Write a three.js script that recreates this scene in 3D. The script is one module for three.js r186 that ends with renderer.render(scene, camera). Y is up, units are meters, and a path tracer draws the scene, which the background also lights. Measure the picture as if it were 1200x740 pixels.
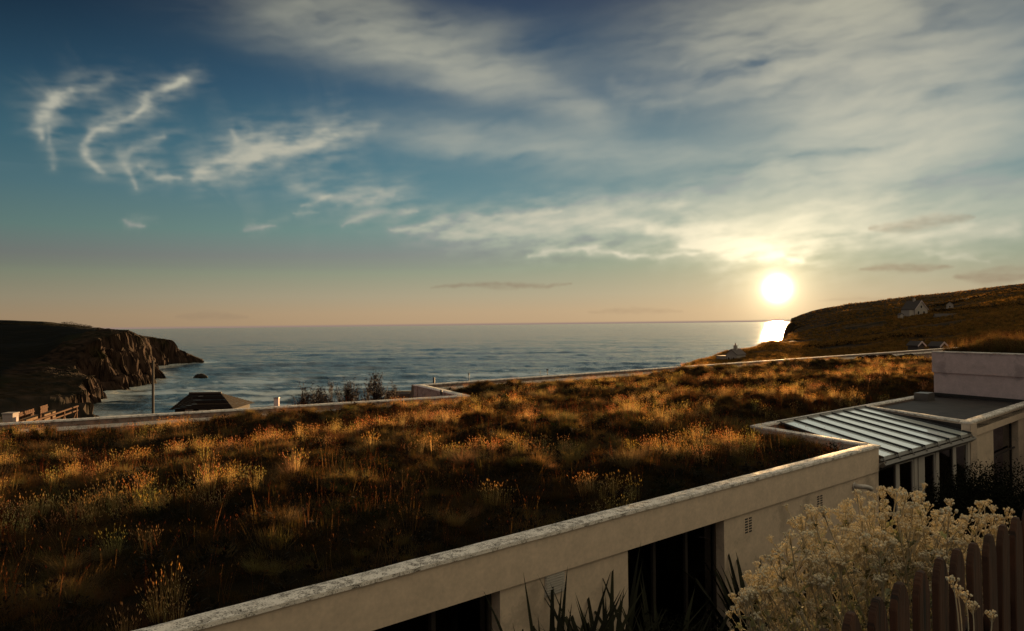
import * as THREE from 'three';
import { ImprovedNoise } from 'three/addons/math/ImprovedNoise.js';
import { mergeGeometries } from 'three/addons/utils/BufferGeometryUtils.js';

// ---------------------------------------------------------------- camera, sky, sun, exposure
const EYE = 36, F = 942, PW = 1200, PH = 740;          // eye height above the sea (m); focal length for a 1200 px wide frame
const scene = new THREE.Scene();
const camera = new THREE.PerspectiveCamera(2 * Math.atan(PH / 2 / F) * 180 / Math.PI, PW / PH, 0.1, 60000);
camera.position.set(0, EYE, 0);
camera.rotation.order = 'YXZ';
camera.rotation.set(0.0096, 0, -0.0112);
camera.updateMatrixWorld();

const renderer = new THREE.WebGLRenderer({ antialias: true });
renderer.toneMapping = THREE.LinearToneMapping;
renderer.toneMappingExposure = 3.2;
renderer.shadowMap.enabled = true;

const D = Math.PI / 180;
const SUN_AZ = 18.3, SUN_EL = 2.15;
const sunDir = new THREE.Vector3(Math.sin(SUN_AZ * D) * Math.cos(SUN_EL * D), Math.sin(SUN_EL * D), -Math.cos(SUN_AZ * D) * Math.cos(SUN_EL * D));
const sun = new THREE.DirectionalLight(new THREE.Color().setRGB(1.0, 0.60, 0.26), 5);
sun.position.copy(sunDir).multiplyScalar(300).add(new THREE.Vector3(0, 33, -30));
sun.target.position.set(0, 33, -30);
sun.castShadow = true;
sun.shadow.radius = 1;
sun.shadow.mapSize.set(4096, 4096);
Object.assign(sun.shadow.camera, { left: -60, right: 60, top: 40, bottom: -40, near: 1, far: 700 });
scene.add(sun, sun.target);

// ---------------------------------------------------------------- helpers
function rng(seed) { let a = seed >>> 0; return () => { a = (a + 0x6D2B79F5) | 0; let t = Math.imul(a ^ (a >>> 15), 1 | a); t = (t + Math.imul(t ^ (t >>> 7), 61 | t)) ^ t; return ((t ^ (t >>> 14)) >>> 0) / 4294967296; }; }
const PN = new ImprovedNoise();
const noise = (x, y, z = 0) => PN.noise(x, y, z);
function fbm(x, y, z, o = 4) { let s = 0, a = 0.5, n = 0; for (let i = 0; i < o; i++) { s += a * PN.noise(x, y, z); n += a; a *= 0.5; x = x * 2.03 + 11.7; y = y * 2.03 + 3.1; z = z * 2.03 + 7.9; } return s / n; }
const clamp = (x, a = 0, b = 1) => Math.min(b, Math.max(a, x));
const smooth = (a, b, x) => { const t = clamp((x - a) / (b - a)); return t * t * (3 - 2 * t); };
const lerp = (a, b, t) => a + (b - a) * t;
const V3 = (x, y, z) => new THREE.Vector3(x, y, z);
// a sight line of the photograph's survey and where it meets a level or a depth
function sight(px, py) { return V3((px - 600) / F, -(py - 370) / F, -1).applyQuaternion(camera.quaternion); }
function onLevel(px, py, y) { const v = sight(px, py); return v.multiplyScalar((y - EYE) / v.y).add(camera.position); }
function atDepth(px, py, z) { const v = sight(px, py); return v.multiplyScalar(z / -v.z).add(camera.position); }
const pxOf = (x, z) => 600 + F * x / -z;
const planAt = (px, d) => V3((px - 600) / F * d, 0, -d);

// ---------------------------------------------------------------- sky
const SKY = 1 / 3.2;                                     // the sky's radiance at this exposure
function makeSky() {
  const W = 4096, H = 2048, data = new Float32Array(W * H * 4);
  const ae = (px, py) => { const v = sight(px, py).normalize(); return [Math.atan2(v.x, -v.z) / D, Math.asin(v.y) / D]; };
  const stroke = (pts, w, d) => { const p = pts.map(([a, b]) => ae(a, b)); const xs = p.map(q => q[0]), ys = p.map(q => q[1]); const m = w * 5 + 2; return { p, w, d, x0: Math.min(...xs) - m, x1: Math.max(...xs) + m, y0: Math.min(...ys) - m, y1: Math.max(...ys) + m }; };
  const strokes = [
    stroke([[84, 108], [62, 116], [50, 130], [43, 148], [48, 162]], 0.42, 0.62), stroke([[56, 150], [60, 178], [62, 196]], 0.35, 0.28), stroke([[70, 120], [100, 104], [128, 92]], 0.5, 0.2),
    stroke([[216, 95], [192, 106], [172, 114], [166, 126], [150, 138], [128, 146], [108, 152], [98, 168], [104, 190], [116, 204]], 0.42, 0.6), stroke([[172, 114], [168, 126]], 0.5, 0.3),
    stroke([[192, 163], [160, 174], [140, 186], [148, 202], [158, 218]], 0.4, 0.42), stroke([[160, 194], [182, 208], [210, 206]], 0.35, 0.42),
    stroke([[392, 160], [350, 172], [310, 176], [285, 184], [258, 192], [236, 200], [228, 210]], 0.75, 0.62), stroke([[272, 152], [284, 170], [300, 172], [330, 168]], 0.4, 0.4), stroke([[300, 178], [282, 196], [272, 202]], 0.4, 0.4), stroke([[330, 176], [390, 164], [440, 150]], 0.9, 0.3),
    stroke([[338, 214], [360, 222], [395, 232], [450, 230], [470, 226]], 0.75, 0.26), stroke([[352, 240], [376, 234], [388, 226]], 0.22, 0.4), stroke([[395, 240], [430, 234], [462, 228]], 0.35, 0.32),
    stroke([[288, 270], [302, 265], [322, 264]], 0.2, 0.42), stroke([[144, 260], [157, 262], [168, 265]], 0.16, 0.3), stroke([[344, 247], [358, 249], [372, 248]], 0.15, 0.25),
    stroke([[400, 262], [440, 252], [490, 246]], 0.3, 0.3), stroke([[458, 269], [520, 262], [590, 255], [660, 246]], 0.45, 0.42),
    stroke([[484, 272], [540, 272], [600, 268], [680, 262], [760, 264], [840, 272]], 0.8, 0.5), stroke([[520, 280], [590, 276], [640, 268], [720, 244], [800, 238]], 0.7, 0.3),
    stroke([[620, 298], [660, 293], [700, 291]], 0.28, 0.62), stroke([[690, 295], [740, 299], [818, 298]], 0.22, 0.6), stroke([[800, 288], [860, 294], [912, 300], [940, 302]], 0.5, 0.85),
    stroke([[760, 268], [840, 280], [900, 292]], 0.9, 0.7), stroke([[900, 296], [980, 276], [1080, 270], [1190, 268]], 1.0, 0.5), stroke([[890, 284], [960, 250], [1040, 236]], 1.2, 0.35),
    stroke([[1085, 296], [1120, 302], [1160, 306]], 0.25, 0.3), stroke([[720, 100], [760, 118], [800, 122]], 1.2, 0.12),
  ];
  // small low clouds, greyer than the sky behind them
  const low = [stroke([[505, 337], [545, 334], [590, 334], [640, 336], [672, 332]], 0.17, 0.75), stroke([[560, 336], [620, 336]], 0.2, 0.5), stroke([[1008, 316], [1040, 313], [1075, 315], [1116, 313]], 0.25, 0.8), stroke([[1020, 268], [1060, 266], [1100, 258], [1140, 255]], 0.4, 0.55),
    stroke([[1122, 324], [1160, 327], [1215, 322]], 0.35, 0.8), stroke([[1150, 318], [1215, 314]], 0.2, 0.5), stroke([[205, 372], [245, 370], [290, 372]], 0.25, 0.35), stroke([[690, 366], [745, 364], [800, 365]], 0.2, 0.35), stroke([[960, 352], [1010, 350], [1060, 352]], 0.12, 0.3), stroke([[880, 326], [905, 325], [930, 326]], 0.1, 0.2)];
  // broad veils of cirrostratus: centre, radii (degrees), slant, strength
  const veil = [[...ae(440, 40), 12, 3.2, -0.13, 0.95], [...ae(560, 85), 7, 2.2, -0.2, 0.5], [...ae(530, 160), 8, 1.9, -0.08, 0.42], [...ae(660, 180), 8, 2.2, -0.14, 0.34], [...ae(670, 130), 5, 1.6, -0.3, 0.3], [...ae(960, 20), 14, 4.6, 0.04, 0.85], [...ae(1080, 110), 12, 6, -0.05, 0.78], [...ae(880, 85), 6, 2.6, -0.1, 0.55], [...ae(980, 195), 12, 2.6, 0.05, 0.62], [...ae(700, 250), 11, 1.5, 0.05, 0.5], [...ae(870, 265), 10, 2.0, 0.0, 0.7], [...ae(1150, 240), 9, 2.8, 0.0, 0.55], [...ae(780, 180), 5, 1.4, -0.12, 0.16]];
  const segD = (x, y, s) => { let best = 1e9, at = 0; const n = s.p.length - 1; for (let i = 0; i < n; i++) { const [ax, ay] = s.p[i], [bx, by] = s.p[i + 1]; const dx = bx - ax, dy = by - ay, t = clamp(((x - ax) * dx + (y - ay) * dy) / (dx * dx + dy * dy)); const d = Math.hypot(x - ax - dx * t, y - ay - dy * t); if (d < best) { best = d; at = (i + t) / n; } } return [best, at]; };
  // colour of clear air by elevation, towards the sun side; [elevation, r, g, b] linear
  const air = [[-90, .20, .15, .11], [0, .46, .315, .185], [0.8, .47, .335, .20], [2, .40, .345, .23], [4, .255, .306, .225], [6.5, .160, .268, .248], [9, .105, .220, .255], [12, .060, .165, .225], [16, .030, .098, .168], [22, .009, .036, .088], [35, .025, .055, .105], [60, .032, .058, .10], [90, .032, .058, .10]];
  // and of the air opposite the sun after it has reddened: a rosy band over the earth's shadow
  const anti = [[-90, .20, .15, .11], [0, .30, .225, .17], [4, .31, .22, .16], [10, .24, .175, .135], [18, .18, .145, .125], [30, .15, .13, .12], [50, .07, .075, .10], [90, .032, .058, .10]];
  const ramp = (t, e, o) => { let i = 1; while (i < t.length - 1 && t[i][0] < e) i++; const a = t[i - 1], b = t[i], k = clamp((e - a[0]) / (b[0] - a[0])); for (let c = 0; c < 3; c++) o[c] = lerp(a[c + 1], b[c + 1], k); return o; };
  const A = [0, 0, 0], B = [0, 0, 0];
  const cosS = Math.cos;
  for (let j = 0; j < H; j++) {
    const el = (j + 0.5) / H * 180 - 90;
    for (let i = 0; i < W; i++) {
      const k = (j * W + i) * 4; data[k + 3] = 1;
      const th = ((i + 0.5) / W - 0.5) * 2 * Math.PI;          // atan2(z, x)
      let az = th / D + 90; if (az > 180) az -= 360;           // right of the view is positive
      if (el < -1) { data[k] = .09; data[k + 1] = .07; data[k + 2] = .055; continue; }
      const dx = Math.cos(el * D) * Math.sin(az * D), dy = Math.sin(el * D), dz = -Math.cos(el * D) * Math.cos(az * D);
      const cs = dx * sunDir.x + dy * sunDir.y + dz * sunDir.z, ang = Math.acos(clamp(cs, -1, 1)) / D;
      let daz = Math.abs(az - SUN_AZ); if (daz > 180) daz = 360 - daz;
      const turn = smooth(60, 170, daz);
      ramp(air, el, A); ramp(anti, el, B);
      const away = 1 - (0.36 + 0.3 * smooth(12, 22, el)) * smooth(18, 60, daz) * (1 - turn);
      let r = lerp(A[0] * away, B[0], turn), g = lerp(A[1] * away, B[1], turn), b = lerp(A[2] * away, B[2], turn);
      const nearSun = Math.exp(-ang / 16), near2 = Math.exp(-ang / 6.5);
      r += 0.09 * nearSun + 0.30 * near2; g += 0.08 * nearSun + 0.20 * near2; b += 0.05 * nearSun + 0.08 * near2;
      // clouds
      let cd = 0, dk = 0;
      const front = Math.abs(az) < 48 && el < 32;
      if (front) {
        const wx = az + 1.6 * fbm(az * 0.16, el * 0.22, 3.3, 3) + 0.35 * fbm(az * 0.9, el * 1.1, 9.1, 3), wy = el + 0.9 * fbm(az * 0.14 + 40, el * 0.25, 1.7, 3) + 0.22 * fbm(az * 0.8 + 9, el * 1.3, 4.4, 3);
        let m = 0;
        for (const [cx, cy, rx, ry, sl, st] of veil) { const ux = wx - cx, uy = wy - cy - sl * ux; const q = ux * ux / (rx * rx) + uy * uy / (ry * ry); if (q < 3.2) m += st * Math.exp(-q * 2.2); }
        if (m > 0.004) {
          const sl = 0.05 * (az - 6);
          const st = fbm(wx * 0.10 + 5, (wy - 0.10 * wx) * 0.40, 0.3, 4), fine = fbm(wx * 0.28 + wy * 0.2, (wy - 0.1 * wx + sl * 0.02) * 1.3, 8.8, 4);
          m = m * clamp(0.80 + 1.5 * st + 0.55 * fine, 0.05, 1.9);
        }
        cd = 1 - Math.exp(-m * 1.15);
        const sx = az + 0.5 * fbm(az * 0.55, el * 0.6, 21.5, 5), sy = el + 0.5 * fbm(az * 0.6, el * 0.7, 31.5, 5);
        for (const s of strokes) if (az > s.x0 && az < s.x1 && el > s.y0 && el < s.y1) {
          const [d, t] = segD(sx, sy, s), w = s.w * (0.4 + 0.6 * Math.sin(Math.PI * clamp(t * 0.9 + 0.06))) * clamp(1 + 1.3 * fbm(t * 5 + s.x0, 2.2, s.y0, 2), 0.35, 1.8), d2 = s.w < 0.8 ? segD(sx - 0.75, sy - 0.42, s)[0] : 9;
          const fib = fbm(az * 0.42 + el * 0.5, (el - 0.16 * az) * 1.7, 12.2, 5), v = s.d * Math.exp(-(d * d) / (w * w) * 1.6) * clamp(0.85 + 1.1 * fib, 0.1, 1.5);
          const halo = 0.36 * s.d * Math.exp(-(d * d) / (w * w * 7)) * clamp(0.6 + 1.5 * fib, 0, 1.4) + 0.34 * s.d * Math.exp(-(d2 * d2) / (s.w * s.w * 3.2)) * clamp(0.45 + 2.0 * fib, 0, 1.4);
          cd = 1 - (1 - cd) * (1 - clamp(v + halo, 0, 0.96));
        }
        for (const s of low) if (az > s.x0 && az < s.x1 && el > s.y0 && el < s.y1) {
          const [d, t] = segD(az + 0.3 * fbm(az * 1.1, el * 2, 5.5, 3), el + 0.16 * fbm(az * 1.6, el * 2, 15.5, 4), s), w = s.w * (0.3 + 0.8 * Math.sin(Math.PI * clamp(t)));
          dk = Math.max(dk, s.d * Math.exp(-Math.pow(d / w, 3)) * clamp(0.85 + 0.8 * fbm(az * 1.3, el * 5, 2.9, 3), 0, 1.2));
        }
      }
      // the cirrus goes on overhead, to the right and behind, unseen: a broad veil on the right, brightened to light the walls; clear air on the left
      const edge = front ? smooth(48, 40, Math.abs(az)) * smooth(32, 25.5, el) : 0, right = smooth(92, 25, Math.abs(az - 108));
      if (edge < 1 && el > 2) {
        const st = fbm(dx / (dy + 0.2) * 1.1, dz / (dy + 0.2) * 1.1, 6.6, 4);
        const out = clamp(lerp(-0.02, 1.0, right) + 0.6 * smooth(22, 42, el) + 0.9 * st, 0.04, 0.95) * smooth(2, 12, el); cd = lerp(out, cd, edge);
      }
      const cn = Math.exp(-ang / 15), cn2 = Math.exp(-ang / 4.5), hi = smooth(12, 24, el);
      const up = (1 - edge) * (0.02 + 0.13 * right + 0.05 * smooth(22, 45, el)); const cr = up * 1.5 + lerp(0.43, 0.37, hi) + 0.52 * cn + 0.85 * cn2, cg = up + lerp(0.425, 0.375, hi) + 0.44 * cn + 0.66 * cn2, cb = up * 0.35 + lerp(0.35, 0.295, hi) + 0.28 * cn + 0.36 * cn2;  // up: extra warm brightness given to the unseen clouds to light walls and coping
      r = lerp(r, Math.max(cr, r * 1.06), cd); g = lerp(g, Math.max(cg, g * 1.04), cd); b = lerp(b, Math.max(cb, b), cd);
      const dr = lerp(0.22, 0.40, cn), dg = lerp(0.165, 0.27, cn), db = lerp(0.12, 0.16, cn);
      r = lerp(r, dr, dk * 0.7); g = lerp(g, dg, dk * 0.7); b = lerp(b, db, dk * 0.7);
      // bright air round the sun
      const gl = 9 * Math.exp(-Math.pow(ang / 0.64, 2.2)) + 1.7 * Math.exp(-ang / 1.05);
      r += gl; g += gl * 0.83; b += gl * 0.5;
      data[k] = r * SKY; data[k + 1] = g * SKY; data[k + 2] = b * SKY;
    }
  }
  { const v = []; for (let j = Math.round(H * 100 / 180); j < H * 110 / 180; j += 4) for (let i = 0; i < W; i += 8) { const k = (j * W + i) * 4; v.push(data[k] + data[k + 1] + data[k + 2]); } v.sort((a, b) => a - b); console.log('usual sky', (v[v.length >> 1] / 3 / SKY).toFixed(3)); }
  const t = new THREE.DataTexture(data, W, H, THREE.RGBAFormat, THREE.FloatType);
  t.mapping = THREE.EquirectangularReflectionMapping; t.magFilter = THREE.LinearFilter; t.minFilter = THREE.LinearFilter; t.needsUpdate = true;
  return t;
}
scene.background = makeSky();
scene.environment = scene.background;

// ---------------------------------------------------------------- textures and materials
function tex(w, h, fn, srgb = true, rx = 1, ry = 1) {
  const d = new Uint8Array(w * h * 4);
  for (let j = 0; j < h; j++) for (let i = 0; i < w; i++) { const c = fn(i / w, j / h), k = (j * w + i) * 4; d[k] = clamp(c[0]) * 255; d[k + 1] = clamp(c[1]) * 255; d[k + 2] = clamp(c[2]) * 255; d[k + 3] = 255; }
  const t = new THREE.DataTexture(d, w, h); t.wrapS = t.wrapT = THREE.MirroredRepeatWrapping; t.magFilter = THREE.LinearFilter; t.minFilter = THREE.LinearMipmapLinearFilter; t.generateMipmaps = true;
  t.repeat.set(rx, ry); if (srgb) t.colorSpace = THREE.SRGBColorSpace; t.needsUpdate = true; return t;
}
// layered noise over a tile; tiles are mirrored at their edges
function tnoise(u, v, f, z, o = 4) { return fbm(u * f + z * 3.1, v * f + z * 5.7, z * 7.3, o) * 1.25; }
const rgb = (r, g, b) => new THREE.Color().setRGB(r, g, b);
const mat = (o) => new THREE.MeshPhysicalMaterial({ roughness: 0.85, metalness: 0, ...o });

const stuccoBump = tex(512, 512, (u, v) => { const a = 0.5 + 0.35 * tnoise(u, v, 60, 1.1, 3) + 0.25 * tnoise(u, v, 12, 4.1, 3); return [a, a, a]; }, false);
const renderMap = tex(1024, 1024, (u, v) => { const a = tnoise(u, v, 6, 2.2, 5), b = tnoise(u, v, 34, 7.2, 3); const k = 0.84 + 0.07 * a + 0.05 * b - 0.10 * smooth(0.18, 0.4, tnoise(u, v, 3, 6.4, 5) + 0.25 * b); return [k, k * 0.955, k * 0.90]; });
const copingMap = tex(1024, 1024, (u, v) => { const a = tnoise(u, v, 14, 9.2, 5), b = tnoise(u, v, 60, 1.2, 4), c = tnoise(u, v, 5, 5.9, 4); const cl = 0.35 + 0.65 * smooth(-0.2, 0.2, tnoise(u, v, 4, 1.5, 3)), dirt = smooth(-0.02, 0.26, a + 0.7 * b + 0.3 * c) * cl, spot = smooth(0.20, 0.32, tnoise(u, v, 90, 3.3, 3) + 0.35 * a) * (0.25 + 0.75 * cl); const k = 0.92 + 0.06 * b; const m = clamp(dirt * 0.34 + spot * 0.75); return [lerp(k, 0.30, m), lerp(k * 0.97, 0.27, m), lerp(k * 0.94, 0.24, m)]; });
const woodMap = tex(512, 512, (u, v) => { const g = tnoise(u, v * 0.06, 70, 2.1, 3), s = tnoise(u, v, 8, 6.1, 3), cr = smooth(0.33, 0.45, tnoise(u, v * 0.09, 40, 8.8, 2)); const k = 0.43 + 0.12 * g + 0.10 * s - 0.2 * cr; return [k * 1.0, k * 0.76, k * 0.60]; });
const woodBump = tex(512, 512, (u, v) => { const g = 0.5 + 0.5 * tnoise(u, v * 0.06, 70, 2.1, 3); return [g, g, g]; }, false);
const felt = tex(512, 512, (u, v) => { const a = tnoise(u, v, 9, 3.3, 5), b = tnoise(u, v, 50, 1.4, 3), pud = smooth(0.05, 0.25, tnoise(u, v, 5, 8.5, 3)); const k = 0.30 + 0.08 * a + 0.05 * b - 0.07 * pud; return [k * 1.04, k, k * 0.98]; });

const M = {
  render: mat({ color: rgb(0.95, 0.82, 0.72), map: renderMap, bumpMap: stuccoBump, bumpScale: 0.0015, roughness: 0.9 }),
  white: mat({ color: rgb(0.86, 0.74, 0.84), map: renderMap, bumpMap: stuccoBump, bumpScale: 0.0012, roughness: 0.9 }),
  coping: mat({ color: rgb(1.0, 0.97, 0.95), map: copingMap, bumpMap: copingMap, bumpScale: 0.006, roughness: 0.75 }),
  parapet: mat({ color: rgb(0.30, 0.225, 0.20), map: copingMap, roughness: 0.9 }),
  darkFrame: mat({ color: rgb(0.035, 0.028, 0.025), roughness: 0.45 }),
  whiteFrame: mat({ color: rgb(0.50, 0.45, 0.41), roughness: 0.4 }),
  metal: mat({ color: rgb(0.12, 0.11, 0.105), roughness: 0.42, metalness: 0.35 }),
  darkMetal: mat({ color: rgb(0.035, 0.03, 0.028), roughness: 0.5, metalness: 0.3 }),
  felt: mat({ color: rgb(0.42, 0.35, 0.32), map: felt, bumpMap: felt, bumpScale: 0.006, roughness: 0.7 }),
  dark: mat({ color: rgb(0.03, 0.026, 0.024), roughness: 0.9 }),
  slot: mat({ color: rgb(0.05, 0.042, 0.04), roughness: 0.95 }),
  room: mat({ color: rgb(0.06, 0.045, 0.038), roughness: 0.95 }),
  glass: new THREE.MeshPhysicalMaterial({ color: rgb(0.5, 0.5, 0.5), roughness: 0.04, transmission: 1, thickness: 0, ior: 1.5 }),
  panel: new THREE.MeshPhysicalMaterial({ color: rgb(0.90, 0.95, 0.93), roughness: 0.2, clearcoat: 1, clearcoatRoughness: 0.08 }),
  picket: mat({ color: rgb(0.28, 0.19, 0.125), map: woodMap, bumpMap: woodBump, bumpScale: 0.003, roughness: 0.85 }),
  timber: mat({ color: rgb(0.40, 0.25, 0.11), map: woodMap, roughness: 0.9, specularIntensity: 0.2 }),
  soil: mat({ color: rgb(0.014, 0.010, 0.007), roughness: 1, specularIntensity: 0.1 }),
  gravel: mat({ color: rgb(0.25, 0.21, 0.18), map: copingMap, roughness: 1 }),
};
const leafMat = (o, tr = 0.4) => new THREE.MeshPhysicalMaterial({ roughness: 0.92, transmission: tr, thickness: 0, side: THREE.DoubleSide, ior: 1.3, specularIntensity: 0.15, ...o });

// ---------------------------------------------------------------- scene-tree helpers
const taken = {};
function numbered(name) { const n = taken[name] = (taken[name] ?? -1) + 1; return n ? `${name}_${String(n).padStart(3, '0')}` : name; }
function shade(o) { o.traverse(q => { if (q.isMesh) { q.castShadow = true; q.receiveShadow = true; } }); return o; }
function thing(name, label, category, pos, group) { const g = new THREE.Group(); g.name = numbered(name); if (pos) g.position.copy(pos); g.userData = { label, category }; if (group) g.userData.group = group; scene.add(g); return g; }
// a part given in world coordinates (its thing is only moved, never turned)
function part(root, name, geo, m, top = root) { geo = geo.clone(); geo.translate(-top.position.x, -top.position.y, -top.position.z); const q = new THREE.Mesh(geo, m); q.name = name; root.add(q); q.castShadow = q.receiveShadow = true; return q; }
function single(name, label, category, geo, m, group) { const q = new THREE.Mesh(geo, m); q.name = numbered(name); q.userData = { label, category }; if (group) q.userData.group = group; scene.add(q); return shade(q); }
function structure(name, geo, m) { const q = new THREE.Mesh(geo, m); q.name = numbered(name); q.userData.kind = 'structure'; scene.add(q); return shade(q); }
// box with uv in metres
function box(x0, x1, y0, y1, z0, z1, nx = 1, ny = 1, nz = 1) {
  const g = new THREE.BoxGeometry(x1 - x0, y1 - y0, z1 - z0, nx, ny, nz); g.translate((x0 + x1) / 2, (y0 + y1) / 2, (z0 + z1) / 2);
  const p = g.attributes.position, n = g.attributes.normal, u = g.attributes.uv;
  for (let i = 0; i < p.count; i++) { const ax = Math.abs(n.getX(i)), ay = Math.abs(n.getY(i)); if (ay > 0.5) u.setXY(i, p.getX(i) / 2, p.getZ(i) / 2 + 0.31); else if (ax > 0.5) u.setXY(i, p.getZ(i) / 2, p.getY(i) / 2); else u.setXY(i, p.getX(i) / 2, p.getY(i) / 2); }
  return g;
}
const frameOf = (origin, dir) => { const phi = Math.atan2(-dir.z, dir.x); const m = new THREE.Matrix4().makeRotationY(phi); m.setPosition(origin); return m; };
// bar between two points
function bar(a, b, w, h = w) { const d = b.clone().sub(a), l = d.length(); const g = new THREE.BoxGeometry(w, l, h); const q = new THREE.Quaternion().setFromUnitVectors(V3(0, 1, 0), d.clone().normalize()); g.applyQuaternion(q); const c = a.clone().add(b).multiplyScalar(0.5); g.translate(c.x, c.y, c.z); return g; }
function limb(a, b, r0, r1, n = 5) { const d = b.clone().sub(a), l = d.length(); const g = new THREE.CylinderGeometry(r1, r0, l, n, 1, true); g.applyQuaternion(new THREE.Quaternion().setFromUnitVectors(V3(0, 1, 0), d.clone().normalize())); const c = a.clone().add(b).multiplyScalar(0.5); g.translate(c.x, c.y, c.z); return g; }
// collector of loose triangles with vertex colours
class Tris {
  constructor() { this.p = []; this.c = []; }
  tri(a, b, c, ca, cb = ca, cc = ca) { this.p.push(a.x, a.y, a.z, b.x, b.y, b.z, c.x, c.y, c.z); this.c.push(...ca, ...cb, ...cc); }
  geo() { const g = new THREE.BufferGeometry(); g.setAttribute('position', new THREE.Float32BufferAttribute(this.p, 3)); g.setAttribute('color', new THREE.Float32BufferAttribute(this.c, 3)); g.computeVertexNormals(); return g; }
}

// ---------------------------------------------------------------- plan of the hotel
const COP = 33;                                           // top of the coping
const C1 = onLevel(1030, 521.6, COP), Cw = onLevel(330, 705, COP), C2 = onLevel(891, 498.6, COP), C3 = onLevel(1090, 462, COP);
const wallDir = C1.clone().sub(Cw).normalize(), wallN = V3(-wallDir.z, 0, wallDir.x);   // outward, towards the viewer
if (wallN.z < 0) wallN.negate();
const A = frameOf(C1, wallDir);                           // x along the wall, z outward
const L0 = C1.clone().addScaledVector(wallDir, -27);
const P0 = onLevel(0, 497, COP), P1 = onLevel(542, 464, COP), P2 = onLevel(489, 451.5, COP), P3 = onLevel(1089, 409.8, COP);
const parDir = P1.clone().sub(P0).normalize(), farDir = P3.clone().sub(P2).normalize();
const PL = P0.clone().addScaledVector(parDir, -9), P4 = P3.clone().addScaledVector(farDir, 25);
const midDir = C3.clone().sub(C2).normalize(), C4 = C3.clone().addScaledVector(midDir, 40);
const roofPoly = [L0, C1, C2, C3, C4, P4, P2, P1, PL].map(p => [p.x, p.z]);
function inside(poly, x, z) { let c = false; for (let i = 0, j = poly.length - 1; i < poly.length; j = i++) { const [xi, zi] = poly[i], [xj, zj] = poly[j]; if ((zi > z) !== (zj > z) && x < (xj - xi) * (z - zi) / (zj - zi) + xi) c = !c; } return c; }
function edgeDist(poly, x, z) { let b = 1e9; for (let i = 0, j = poly.length - 1; i < poly.length; j = i++) { const [ax, az] = poly[j], [bx, bz] = poly[i]; const dx = bx - ax, dz = bz - az, t = clamp(((x - ax) * dx + (z - az) * dz) / (dx * dx + dz * dz)); b = Math.min(b, Math.hypot(x - ax - dx * t, z - az - dz * t)); } return b; }
// where a sight line in plan meets a line in plan: distance along the line
function alongAt(origin, dir, px) { const vx = (px - 600) / F, vz = -1; const det = dir.x * -vz - dir.z * -vx; const ox = -origin.x, oz = -origin.z; return (ox * -vz - oz * -vx) / det; }
console.log('plan', [C1, Cw, C2, C3, P0, P1, P2, P3].map(p => `${p.x.toFixed(1)},${p.z.toFixed(1)}`).join(' | '));

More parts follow.
